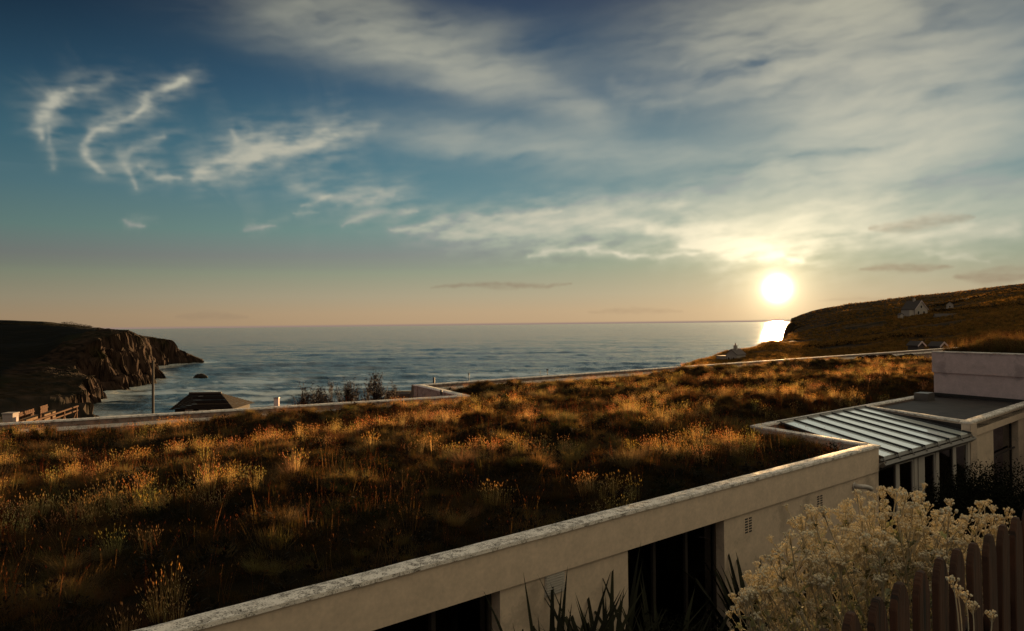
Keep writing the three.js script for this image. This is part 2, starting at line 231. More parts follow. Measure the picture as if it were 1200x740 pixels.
// ---------------------------------------------------------------- terrain
// land heights along sight columns: azimuth column (as frame x) -> [distance, height above the sea]
const COLS = [
  [-700, [[45, 28], [120, 20], [250, 12], [340, 10], [420, 20], [520, 34], [650, 45], [900, 46], [1700, 40]]],
  [-200, [[45, 28], [120, 20], [250, 10], [335, 6], [400, 14], [480, 26], [600, 41], [680, 46], [900, 46], [1700, 40]]],
  [0, [[45, 27], [90, 21], [180, 12], [300, 4], [340, 6], [400, 14], [480, 25.5], [600, 39.2], [650, 43.1], [900, 42], [1700, 38]]],
  [50, [[45, 27], [90, 21], [180, 11], [300, 3], [345, 7], [385, 12.5], [430, 17], [480, 26], [600, 38.5], [650, 41.6], [900, 40], [1700, 38]]],
  [80, [[45, 27], [90, 21], [180, 10], [290, 1.5], [350, 7], [390, 13], [425, 13.5], [438, 16], [458, 27], [520, 33], [600, 37.6], [650, 39.3], [900, 38], [1700, 36]]],
  [110, [[45, 27], [90, 21], [180, 10], [280, 0], [355, 7], [385, 13], [412, 11], [432, 12], [456, 29], [520, 34], [600, 36.2], [650, 36], [900, 34], [1700, 34]]],
  [125, [[45, 27], [90, 21], [180, 9], [270, -2], [370, 6], [392, 12], [410, 7], [440, 12], [462, 30], [520, 34.4], [600, 35], [900, 32], [1700, 30]]],
  [150, [[45, 27], [90, 21], [180, 8], [260, -4], [440, 6], [468, 30], [500, 33.6], [560, 33.8], [660, 31], [900, 30], [1700, 26]]],
  [162, [[45, 27], [90, 21], [180, 8], [260, -4], [455, 4], [482, 24], [510, 31], [560, 30], [640, 27], [760, 28.5], [900, 27], [1700, 20]]],
  [176, [[45, 27], [90, 21], [180, 8], [250, -4], [480, 2], [505, 15], [530, 21], [570, 18], [640, 20], [740, 26], [900, 26], [1700, 10]]],
  [191, [[45, 27], [90, 21], [180, 7], [250, -4], [520, 2], [548, 10], [565, 8], [600, 4], [660, 10], [720, 21], [770, 24.8], [860, 23], [1700, 4]]],
  [202, [[45, 27], [90, 21], [180, 7], [250, -4], [560, 3], [640, 3], [700, 12], [740, 20], [780, 23.2], [860, 18], [1700, 0]]],
  [210, [[45, 27], [90, 21], [180, 7], [240, -4], [700, 8], [770, 11.5], [795, 13], [860, 9], [1700, -3]]],
  [238, [[45, 27], [90, 21], [180, 6], [240, -4], [780, 2.6], [806, 3], [840, 2], [1700, -4]]],
  [300, [[45, 27], [110, 21], [180, 6], [230, -4], [1700, -6]]],
  [600, [[45, 27], [110, 20], [180, 6], [230, -4], [1700, -6]]],
  [720, [[45, 28], [110, 23], [180, 16], [240, 8], [280, -4], [1700, -6]]],
  [790, [[45, 28], [110, 24], [200, 22], [280, 20.6], [310, 14], [340, -4], [1700, -6]]],
  [830, [[45, 28], [110, 24], [200, 22], [280, 22.6], [310, 21.5], [350, 8], [420, -3], [1700, -6]]],
  [853, [[45, 28], [110, 24], [200, 22.4], [270, 22.6], [305, 24.4], [350, 19], [420, 4], [1700, -6]]],
  [905, [[45, 28], [110, 24], [200, 22], [280, 24.5], [345, 27.2], [400, 25], [470, 22], [560, 24], [630, 30], [1700, 20]]],
  [916, [[45, 28], [110, 24], [200, 22], [280, 24], [345, 26], [470, 25], [560, 29], [640, 34.6], [800, 33], [1700, 25]]],
  [930, [[45, 28], [110, 24], [200, 22], [280, 23], [345, 25], [470, 28], [580, 33.5], [660, 38.4], [800, 38], [1700, 30]]],
  [960, [[45, 28], [110, 24], [200, 21], [280, 22], [345, 25], [470, 31], [580, 38.5], [700, 45.4], [820, 45], [1700, 40]]],
  [1000, [[45, 28], [110, 23], [200, 20], [280, 23], [345, 27], [450, 34], [580, 43.5], [720, 50.7], [850, 51], [1700, 48]]],
  [1080, [[45, 29], [110, 22], [200, 21], [280, 27], [340, 32.5], [420, 38.2], [520, 45.5], [720, 57.2], [850, 58], [1700, 55]]],
  [1200, [[45, 30], [110, 27], [200, 28], [280, 34], [340, 39.5], [420, 46.5], [520, 53.5], [720, 66], [850, 67], [1700, 62]]],
  [1900, [[45, 34], [110, 36], [200, 42], [420, 70], [720, 100], [1700, 110]]],
];
function colH(c, d) { const t = c[1]; if (d <= t[0][0]) return t[0][1]; for (let i = 1; i < t.length; i++) if (d <= t[i][0]) { const k = (d - t[i - 1][0]) / (t[i][0] - t[i - 1][0]); return lerp(t[i - 1][1], t[i][1], k * k * (3 - 2 * k) * 0.5 + k * 0.5); } return t[t.length - 1][1]; }
function landH(px, d) { if (px <= COLS[0][0]) return colH(COLS[0], d); for (let i = 1; i < COLS.length; i++) if (px <= COLS[i][0]) { const k = (px - COLS[i - 1][0]) / (COLS[i][0] - COLS[i - 1][0]); return lerp(colH(COLS[i - 1], d), colH(COLS[i], d), k * k * (3 - 2 * k) * 0.4 + k * 0.6); } return colH(COLS[COLS.length - 1], d); }
// the coast in plan
const coastPx = [[1300, 2600], [1010, 1150], [935, 800], [912, 690], [905, 640], [903, 590], [909, 530], [903, 470], [885, 410], [845, 372], [800, 325], [740, 262], [650, 205], [500, 190], [330, 215], [200, 262], [120, 320], [96, 352], [112, 374], [122.5, 392], [121, 404], [108, 420], [117, 434], [127, 446], [138, 452], [147, 460], [158, 478], [166, 486], [176, 500], [180, 520], [189, 545], [191, 562], [184, 590], [176, 640], [174, 690], [183, 738], [198, 770], [214, 786], [228, 800], [238, 805], [240, 818], [215, 850], [170, 920], [60, 1250], [-250, 2000], [-900, 2600], [-2200, 60], [-2000, -60], [3000, -60], [3000, 2600]];
const coast = coastPx.map(([p, d]) => d > 0 ? [(p - 600) / F * d, -d] : [(p < 0 ? -220 : 420), 60]);
const coastD = (x, z) => { const d = edgeDist(coast, x, z); return inside(coast, x, z) ? d : -d; };
function cliffTop(sd, x, z) { const rid = 1 - Math.abs(fbm(x * 0.028 + 3, 1.3, z * 0.028, 3)) * 3; const j = 5.5 * rid - 4.2 + 2.2 * fbm(x * 0.12, 4.3, z * 0.12, 3); const s = sd + j; if (s < -3) return -6; const k = lerp(1.5, 3.4, smooth(-0.3, 0.3, fbm(x * 0.02, 9.1, z * 0.02, 2))), c = s * k + 6 * fbm(x * 0.07, 7.7, z * 0.07, 4) * clamp(s / 4); const ledge = 2.4 * Math.sin(c * 0.40 + 5 * fbm(x * 0.03, 2.2, z * 0.03, 2)); return -1.2 + c + ledge * clamp(s / 2); }
function groundAt(x, z) { const d = -z, px = pxOf(x, z); let h = landH(px, d); const sd = d > 150 ? coastD(x, z) : 1e3; const c = sd > 45 ? 1e3 : cliffTop(sd, x, z); return { y: Math.min(h, c), rock: h - c > -1.0 && c < 1e2 ? 1 : 0, h, sd }; }
function terrain(name, pxs, depths, flat) {
  const nx = pxs.length, nz = depths.length, pos = new Float32Array(nx * nz * 3), col = new Float32Array(nx * nz * 3), low = new Uint8Array(nx * nz);
  for (let j = 0; j < nz; j++) for (let i = 0; i < nx; i++) {
    const d = depths[j], px = pxs[i], x = (px - 600) / F * d, z = -d, k = j * nx + i;
    const g = groundAt(x, z);
    let y = g.y + (g.rock ? 0 : (0.5 * fbm(x * 0.03, 0, z * 0.03, 4) + 0.35 * fbm(x * 0.2, 3, z * 0.2, 3)) * clamp(d / 200));
    let dxx = 0, dzz = 0;
    const steep = clamp((g.h - g.y + 2) / 4) * (g.sd < 40 ? 1 : 0);
    if (steep > 0) { const s = 5 * steep; const bed = y + 0.35 * x * 0.3; dxx = 1.5 * steep * fbm(x * 0.25, bed * 0.75, z * 0.25, 3); dzz = 2.4 * steep * fbm(x * 0.25 + 9, bed * 0.75, z * 0.25, 3); y += 1.0 * steep * fbm(x * 0.45, y * 0.2, z * 0.45 + 4, 3); dxx += s * fbm(x * 0.07 + 50, y * 0.13, z * 0.07, 5); dzz += s * fbm(x * 0.07, y * 0.13 + 30, z * 0.07, 5); y += 3.0 * steep * fbm(x * 0.13, y * 0.22, z * 0.13 + 9, 4); }
    pos[k * 3] = x + dxx; pos[k * 3 + 1] = y; pos[k * 3 + 2] = z + dzz;
    low[k] = y < -3.5 ? 1 : 0;
    // rock, turf, field
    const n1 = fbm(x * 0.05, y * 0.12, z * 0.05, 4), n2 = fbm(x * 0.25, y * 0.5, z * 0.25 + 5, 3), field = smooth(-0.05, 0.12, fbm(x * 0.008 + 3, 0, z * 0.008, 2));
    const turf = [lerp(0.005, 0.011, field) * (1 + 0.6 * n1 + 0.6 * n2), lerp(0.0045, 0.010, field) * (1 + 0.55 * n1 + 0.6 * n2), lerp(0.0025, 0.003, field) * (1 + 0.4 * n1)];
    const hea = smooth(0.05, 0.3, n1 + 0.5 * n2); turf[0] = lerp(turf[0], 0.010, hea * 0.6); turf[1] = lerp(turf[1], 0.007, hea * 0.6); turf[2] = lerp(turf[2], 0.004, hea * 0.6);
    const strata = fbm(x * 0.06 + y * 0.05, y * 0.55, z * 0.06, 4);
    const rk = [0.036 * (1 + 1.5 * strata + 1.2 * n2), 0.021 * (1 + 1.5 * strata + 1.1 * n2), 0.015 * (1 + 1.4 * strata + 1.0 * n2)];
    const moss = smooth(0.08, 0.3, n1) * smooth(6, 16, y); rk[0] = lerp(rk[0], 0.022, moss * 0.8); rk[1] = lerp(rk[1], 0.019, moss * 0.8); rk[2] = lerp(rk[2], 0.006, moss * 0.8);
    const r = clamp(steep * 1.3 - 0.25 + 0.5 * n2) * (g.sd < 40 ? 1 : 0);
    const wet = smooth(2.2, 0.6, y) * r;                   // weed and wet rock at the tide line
    if (px > 700) { const glowBrown = 0.75 * smooth(-0.3, 0.25, n1); turf[0] = lerp(turf[0], 0.075, glowBrown); turf[1] = lerp(turf[1], 0.036, glowBrown); turf[2] = lerp(turf[2], 0.008, glowBrown); }  // dry brown turf on the right slope, with golden sun haze put into its colour
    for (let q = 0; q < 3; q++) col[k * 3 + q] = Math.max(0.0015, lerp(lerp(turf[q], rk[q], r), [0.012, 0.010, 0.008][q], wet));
  }
  const idx = [];
  for (let j = 0; j < nz - 1; j++) for (let i = 0; i < nx - 1; i++) { const a = j * nx + i, b = a + 1, c = a + nx, e = c + 1; if (low[a] && low[b] && low[c] && low[e]) continue; idx.push(a, b, c, b, e, c); }
  let g = new THREE.BufferGeometry(); g.setAttribute('position', new THREE.BufferAttribute(pos, 3)); g.setAttribute('color', new THREE.BufferAttribute(col, 3)); g.setIndex(idx); if (flat) g = g.toNonIndexed(); g.computeVertexNormals();
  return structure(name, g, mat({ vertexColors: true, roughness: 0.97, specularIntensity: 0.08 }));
}
const steps = (spec) => { const o = []; let d = spec[0][0]; for (let i = 1; i < spec.length; i++) { const [to, st] = spec[i]; while (d < to) { o.push(d); d += st > 0 ? st : d * -st; } } o.push(spec[spec.length - 1][0]); return o; };
const span = (...a) => { const o = []; for (let i = 0; i + 2 < a.length; i += 2) for (let p = a[i]; p < a[i + 2] - 1e-6; p += a[i + 1]) o.push(p); o.push(a[a.length - 1]); return o; };
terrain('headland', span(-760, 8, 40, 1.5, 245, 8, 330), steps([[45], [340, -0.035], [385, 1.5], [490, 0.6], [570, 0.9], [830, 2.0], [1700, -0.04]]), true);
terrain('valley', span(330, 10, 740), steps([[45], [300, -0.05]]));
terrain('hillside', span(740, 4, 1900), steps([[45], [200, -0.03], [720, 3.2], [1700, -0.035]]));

// ---------------------------------------------------------------- sea
const BREAKERS = [[660, 200, 520, 1.5, 0.4], [600, 170, 460, 1.3, 0.5], [538, 185, 470, 1.9, 0.9], [482, 140, 420, 1.4, 0.8], [446, 120, 380, 1.5, 1.1], [412, 100, 330, 1.2, 1.1], [384, 90, 300, 1.0, 1.2], [740, 240, 640, 1.3, 0.2], [840, 280, 780, 1.2, 0.1], [960, 320, 830, 1.1, 0], [1120, 260, 860, 1.1, 0]];   // distance, from, to, height, white water
{
  const dys = []; for (let v = 168; v > 1.72; v -= v > 60 ? 0.55 : v > 12 ? 0.36 : v > 4 ? 0.25 : 0.12) dys.push(v);
  const cols = []; for (let p = -6000; p < -200; p += 60) cols.push(p); for (let p = -200; p < 1300; p += 3) cols.push(p); for (let p = 1300; p <= 7000; p += 60) cols.push(p);
  const nx = cols.length, nz = dys.length, pos = new Float32Array(nx * nz * 3), col = new Float32Array(nx * nz * 3), uv = new Float32Array(nx * nz * 2);
  for (let j = 0; j < nz; j++) { const d = EYE * F / dys[j]; const sp = j ? d - EYE * F / dys[j - 1] : 1;
    for (let i = 0; i < nx; i++) {
      const x = (cols[i] - 600) / F * d, z = -d, k = j * nx + i, px = cols[i];
      let y = 0, foam = 0;
      if (d < 6000 && px > -200 && px < 1300) {
        const sd = d < 1000 && (px < 300 || px > 700) ? -coastD(x, z) : 200;
        const wv = 26 * fbm(x * 0.004, 0, z * 0.004, 3) + 5 * fbm(x * 0.02, 3, z * 0.02, 2);
        const lam = lerp(34, 70, smooth(350, 1600, d)), ph = (d + 0.10 * x + wv) / lam * 6.283;
        const set = clamp(0.55 + 1.1 * fbm(x * 0.0035 + 7, z * 0.014, 2, 3), 0.05, 1.4);
        const c = Math.pow(0.5 + 0.5 * Math.sin(ph), 2.4);
        const swell = lerp(2.8, 1.2, smooth(380, 1000, d)) * smooth(5, 60, sd) * set;
        y = swell * (c - 0.3) * clamp(lam / (sp * 2.5)) + 1.5 * fbm(x * 0.018, 1, z * 0.035, 3) * clamp(40 / sp) + 1.1 * fbm(x * 0.06, 4, z * 0.10, 3) * clamp(12 / sp) + 0.25 * fbm(x * 0.2, 5, z * 0.3, 2) * clamp(5 / sp);
        const dw = d + 9 * fbm(x * 0.012, 2, z * 0.004, 3) + 3 * fbm(x * 0.05, 6, z * 0.01, 2) - 0.04 * (px - 300); let brk = 0;
        for (const [bd, b0, b1, am, fo] of BREAKERS) { const q = dw - bd; if (Math.abs(q) > 40 || px < b0 || px > b1) continue; const en = smooth(b0, b0 + 50, px) * smooth(b1, b1 - 90, px) * smooth(8, 45, sd); y += am * en * (q > 0 ? Math.exp(-q * q / 190) : Math.exp(-q * q / 34)); brk = Math.max(brk, fo * en * Math.exp(-Math.pow((q + 5) / 5.5, 2)) * clamp(0.5 + 1.6 * fbm(x * 0.025 + bd, d * 0.01, 3, 3))); }
        const f1 = fbm(x * 0.02 + 4, d * 0.02, 3, 3), f2 = fbm(x * 0.12, d * 0.25, 8, 3);
        // breaking crests in the bay and white water along the rocks
        const lee = Math.pow(0.5 + 0.5 * Math.sin(ph + 0.9), 6);
        foam = smooth(0.12, 0.45, lee * set * smooth(760, 480, d) * (0.9 + 1.9 * f1) - 0.12 + 0.6 * f2) * 0.95;
        foam = Math.max(foam, smooth(24, 1, sd + 16 * f2) * clamp(0.75 + 1.8 * f1) * (d < 860 ? 1 : 0.3));
        foam = Math.max(foam, clamp(brk * (1.25 + 1.2 * f2)));
        const streak = smooth(0.10, 0.34, fbm(x * 0.012 + 31, d * 0.07, 5, 4)) * smooth(620, 380, d);
        foam = Math.max(foam, streak * 0.5 * clamp(0.6 + 1.5 * f2));
      }
      pos[k * 3] = x; pos[k * 3 + 1] = y; pos[k * 3 + 2] = z; uv[k * 2] = x / 40; uv[k * 2 + 1] = z / 40;
      const sh = smooth(1300, 350, d), n = 1 + 0.25 * fbm(x * 0.003, d * 0.006, 6, 3);
      const wr = lerp(0.012, 0.016, sh) * n, wg = lerp(0.018, 0.038, sh) * n, wb = lerp(0.016, 0.036, sh) * n;
      col[k * 3] = lerp(wr, 0.72, foam); col[k * 3 + 1] = lerp(wg, 0.74, foam); col[k * 3 + 2] = lerp(wb, 0.70, foam);
    } }
  const idx = []; for (let j = 0; j < nz - 1; j++) for (let i = 0; i < nx - 1; i++) { const a = j * nx + i, b = a + 1, c = a + nx, e = c + 1; idx.push(a, b, c, b, e, c); }
  const g = new THREE.BufferGeometry(); g.setAttribute('position', new THREE.BufferAttribute(pos, 3)); g.setAttribute('color', new THREE.BufferAttribute(col, 3)); g.setAttribute('uv', new THREE.BufferAttribute(uv, 2)); g.setIndex(idx); g.computeVertexNormals();
  const chop = tex(1024, 1024, (u, v) => { const a = 0.5 + 0.45 * tnoise(u, v * 1, 26, 3.9, 5); return [a, a, a]; }, false);
  structure('sea', g, mat({ vertexColors: true, roughness: 0.10, bumpMap: chop, bumpScale: 0.5, specularIntensity: 0.45 }));
}
// a rock standing in the bay
{
  const c = planAt(234, 566), g = new THREE.IcosahedronGeometry(1, 5), p = g.attributes.position;
  for (let i = 0; i < p.count; i++) { const v = V3(p.getX(i), p.getY(i), p.getZ(i)); const k = 1 + 0.45 * fbm(v.x * 1.6, v.y * 1.6, v.z * 1.6, 4); p.setXYZ(i, c.x + v.x * 4.9 * k + 0.8 * v.y, -0.4 + v.y * 3.1 * k * (1 - 0.25 * v.x), c.z + v.z * 4 * k); }
  g.computeVertexNormals(); single('sea_rock', 'small dark rock standing in the surf off the left cliffs', 'rock', g, mat({ color: rgb(0.014, 0.011, 0.009), roughness: 0.8, specularIntensity: 0.3 }));
}

// ---------------------------------------------------------------- hotel
const hotel = thing('hotel_building', 'long low pale rendered building with a grassy roof and white coping', 'building', V3(C1.x, 30, C1.z));
const H = (name, geo, m, frame, parent = hotel) => { const g = geo.clone(); if (frame) g.applyMatrix4(frame); return part(parent, name, g, m, hotel); };
// coping with worn edges
function copingGeo(x0, x1, z0, z1, y0 = -0.06, y1 = 0) { const n = Math.max(2, Math.round((x1 - x0) / 0.12)); const g = box(x0, x1, y0, y1, z0, z1, n, 2, 3), p = g.attributes.position; for (let i = 0; i < p.count; i++) { const x = p.getX(i), y = p.getY(i), z = p.getZ(i); const e = Math.min(z - z0, z1 - z) < 0.005 && y > y1 - 0.001 ? 0.012 : 0; p.setXYZ(i, x, y - e + 0.008 * fbm(x * 1.3, z * 3, 2, 3), z + 0.007 * fbm(x * 2.1, y * 9, 5, 3)); } g.computeVertexNormals(); return g; }
const sOf = (px, o = 0) => alongAt(C1.clone().addScaledVector(wallN, o), wallDir, px);
const FA = -0.63;
H('fascia', box(-27, 0, FA, -0.0605, -0.26, 0), M.render, A);
H('coping', copingGeo(-27, 0.03, -0.29, 0.035), M.coping, A);
const o2 = [sOf(732, -0.05), sOf(845, -0.05)], o1 = [sOf(582, -0.05) - 3.0, sOf(582, -0.05)], o0 = [o1[0] - 6, o1[0] - 3];
console.log('openings', o0, o1, o2);
const piers = [[-27, o0[0]], [o0[1], o1[0]], [o1[1], o2[0]], [o2[1], -0.12]];
for (const [a, b] of piers) H('wall', box(a, b, -3.1, FA, -0.34, -0.045), M.render, A);
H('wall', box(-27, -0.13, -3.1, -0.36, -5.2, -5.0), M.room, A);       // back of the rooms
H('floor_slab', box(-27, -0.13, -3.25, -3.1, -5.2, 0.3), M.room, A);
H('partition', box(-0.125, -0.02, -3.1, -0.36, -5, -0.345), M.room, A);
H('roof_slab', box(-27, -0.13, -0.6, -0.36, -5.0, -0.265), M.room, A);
for (const [a, b] of [o0, o1, o2]) {
  const d = H('glazed_door', mergeGeometries([box(a, b, FA - 0.07, FA - 0.005, -0.30, -0.22), box(a, b, -3.09, -3.02, -0.30, -0.22), box(a + 0.002, a + 0.06, -3.02, FA - 0.07, -0.30, -0.22), box(b - 0.06, b - 0.002, -3.02, FA - 0.07, -0.30, -0.22)]), M.darkFrame, A);
  for (let k = 1; k < 3; k++) { const x = lerp(a, b, k / 3); H('mullion', box(x - 0.035, x + 0.035, -3.02, FA - 0.07, -0.295, -0.225), M.darkFrame, A, d); }
  for (let k = 0; k < 3; k++) H('pane', box(lerp(a, b, k / 3) + 0.06, lerp(a, b, (k + 1) / 3) - 0.06, -3.02, FA - 0.07, -0.263, -0.257), M.glass, A, d);
}
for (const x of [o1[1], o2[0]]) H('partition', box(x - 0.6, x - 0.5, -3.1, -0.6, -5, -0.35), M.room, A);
// louvred vent under the fascia
{ const s0 = sOf(634.5, -0.045), s1 = sOf(657, -0.045), y1 = FA - 0.015, y0 = y1 - 0.30; const v = H('louvre_vent', box(s0, s1, y0, y1, -0.045, -0.030), M.whiteFrame, A); for (let k = 0; k < 8; k++) { const y = y0 + 0.02 + k * 0.036; H('slat', box(s0 + 0.01, s1 - 0.01, y, y + 0.016, -0.030, -0.008), M.whiteFrame, A, v); } }
// two air bricks with rows of slots
for (const px of [873.5, 957.5]) { const s = sOf(px, -0.045), y1 = FA - (px < 900 ? 0.10 : 0.12); const v = H('air_brick', box(s - 0.16, s + 0.16, y1 - 0.33, y1, -0.045, -0.041), M.render, A); const slots = []; for (let c = 0; c < 2; c++) for (let k = 0; k < 6; k++) slots.push(box(s - 0.12 + c * 0.14, s - 0.02 + c * 0.14, y1 - 0.05 - k * 0.05, y1 - 0.02 - k * 0.05, -0.041, -0.038)); H('slots', mergeGeometries(slots), M.slot, A, v); }
// overflow pipe near the corner
{ const s = sOf(1000, 0), y = FA - 0.17, pts = [V3(s, y, -0.04), V3(s + 0.02, y, 0.08), V3(s + 0.16, y - 0.02, 0.15), V3(s + 0.42, y - 0.10, 0.17)]; H('overflow_pipe', new THREE.TubeGeometry(new THREE.CatmullRomCurve3(pts), 14, 0.055, 8, false), M.whiteFrame, A); H('pipe_collar', new THREE.TorusGeometry(0.075, 0.018, 6, 14).translate(s, y, -0.03), M.whiteFrame, A); }
// end wall towards the glazed canopy
const R = frameOf(C2, C1.clone().sub(C2).normalize()), rl = C1.distanceTo(C2);
H("end_wall", box(0, rl - 0.02, -3.1, -0.061, 0.0, 0.26), M.render, R);
H('coping', copingGeo(-0.1, rl - 0.30, -0.02, 0.28, -0.06, 0.004), M.coping, R);
// parapet from the notch to the upper block
const Mi = frameOf(C2, midDir), ml = C2.distanceTo(C3) + 0.3;
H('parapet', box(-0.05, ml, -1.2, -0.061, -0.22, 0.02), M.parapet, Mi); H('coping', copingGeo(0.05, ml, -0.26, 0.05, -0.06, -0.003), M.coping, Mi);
// far parapets
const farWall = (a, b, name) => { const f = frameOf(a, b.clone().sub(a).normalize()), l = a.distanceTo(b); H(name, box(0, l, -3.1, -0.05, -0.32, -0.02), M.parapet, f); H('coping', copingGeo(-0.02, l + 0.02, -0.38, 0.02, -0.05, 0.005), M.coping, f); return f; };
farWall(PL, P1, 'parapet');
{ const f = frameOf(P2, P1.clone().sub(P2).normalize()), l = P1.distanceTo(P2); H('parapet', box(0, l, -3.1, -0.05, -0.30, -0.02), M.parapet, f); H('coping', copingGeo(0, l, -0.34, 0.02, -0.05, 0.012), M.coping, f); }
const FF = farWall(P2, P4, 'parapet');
H('edging', box(0.6, P2.distanceTo(P4), -0.3, -0.16, 0.45, 0.50), M.coping, FF);
{ const f = frameOf(PL, parDir); H('edging', box(0, PL.distanceTo(P1) - 0.4, -0.3, -0.19, 0.30, 0.34), M.coping, f); }
for (const [px, py0, py1, d] of [[517, 463, 457.5, 35.6]]) { const p = atDepth(px, py0, d), q = atDepth(px, py1, d); H('roof_outlet', new THREE.CylinderGeometry(0.05, 0.06, q.y - p.y, 8).translate(p.x, (p.y + q.y) / 2, p.z), M.darkMetal); }

// soil of the roof: a quilt of tussocks
function cell(x, z, f, seed) { const X = x * f, Z = z * f, ix = Math.floor(X), iz = Math.floor(Z); let best = 9; for (let a = -1; a < 2; a++) for (let b = -1; b < 2; b++) { const h = Math.sin((ix + a) * 127.1 + (iz + b) * 311.7 + seed * 17.3) * 43758.5453, h2 = Math.sin((ix + a) * 269.5 + (iz + b) * 183.3 + seed * 31.7) * 43758.5453; const px = ix + a + (h - Math.floor(h)), pz = iz + b + (h2 - Math.floor(h2)); best = Math.min(best, Math.hypot(px - X, pz - Z)); } return best; }
const wallDist = (x, z) => -((x - C1.x) * wallN.x + (z - C1.z) * wallN.z);
function moundH(x, z) {
  const wx = x + 0.25 * fbm(x * 0.8, 1, z * 0.8, 2), wz = z + 0.25 * fbm(x * 0.8, 7, z * 0.8, 2);
  const patch = smooth(-0.28, 0.25, fbm(x * 0.12 + 9, 2, z * 0.12, 3));
  const a = 1 - smooth(0.12, 0.75, cell(wx, wz, 0.9, 1)), b = 1 - smooth(0.1, 0.8, cell(wx, wz, 1.7, 2));
  const rightish = smooth(-8, 6, (x - C1.x) * wallDir.x + (z - C1.z) * wallDir.z + 14);
  return (0.42 * a * patch + 0.18 * b) * lerp(0.75, 1.0, rightish) + 0.10 * fbm(x * 0.35, 4, z * 0.35, 2);
}
function roofY(x, z) { const e = edgeDist(roofPoly, x, z), w = wallDist(x, z); const rim = smooth(0.2, 1.5, e), lip = smooth(0.3, 2.0, w); const far = w > 6 ? smooth(2.6, 0.4, e) : 0; return COP - 0.27 - 0.26 * smooth(4, 15, w) - 0.10 * far + (0.10 + moundH(x, z)) * rim * lerp(0.35, 1, lip) * (1 - 0.6 * far); }
{
  const st = 0.14, nx = Math.ceil(78 / st), nz = Math.ceil(36 / st), map = new Map(), pos = [], idx = [];
  const X = (i, j) => L0.clone().addScaledVector(wallDir, i * st - 2).addScaledVector(wallN, -j * st);
  const ok = new Uint8Array((nx + 1) * (nz + 1));
  for (let j = 0; j <= nz; j++) for (let i = 0; i <= nx; i++) { const p = X(i, j); if (!inside(roofPoly, p.x, p.z)) continue; const far = Math.hypot(p.x, p.z); if (far > 34 && ((i | j) & 1) && false) continue; map.set(j * (nx + 1) + i, pos.length / 3); ok[j * (nx + 1) + i] = 1; pos.push(p.x, roofY(p.x, p.z), p.z); }
  for (let j = 0; j < nz; j++) for (let i = 0; i < nx; i++) { const a = j * (nx + 1) + i, b = a + 1, c = a + nx + 1, e = c + 1; if (ok[a] && ok[b] && ok[c] && ok[e]) { const [A1, B1, C_, E1] = [a, b, c, e].map(q => map.get(q)); idx.push(A1, B1, C_, B1, E1, C_); } }
  const g = new THREE.BufferGeometry(); g.setAttribute('position', new THREE.Float32BufferAttribute(pos, 3)); g.setIndex(idx); g.computeVertexNormals();
  const col = []; for (let k = 0; k < pos.length; k += 3) { const n = fbm(pos[k] * 1.1, 3, pos[k + 2] * 1.1, 4); col.push(0.008 * (1 + 0.5 * n), 0.006 * (1 + 0.45 * n), 0.0035 * (1 + 0.4 * n)); }
  g.setAttribute('color', new THREE.Float32BufferAttribute(col, 3));
  H('roof_soil', g, mat({ vertexColors: true, roughness: 1, specularIntensity: 0.08 }));
}

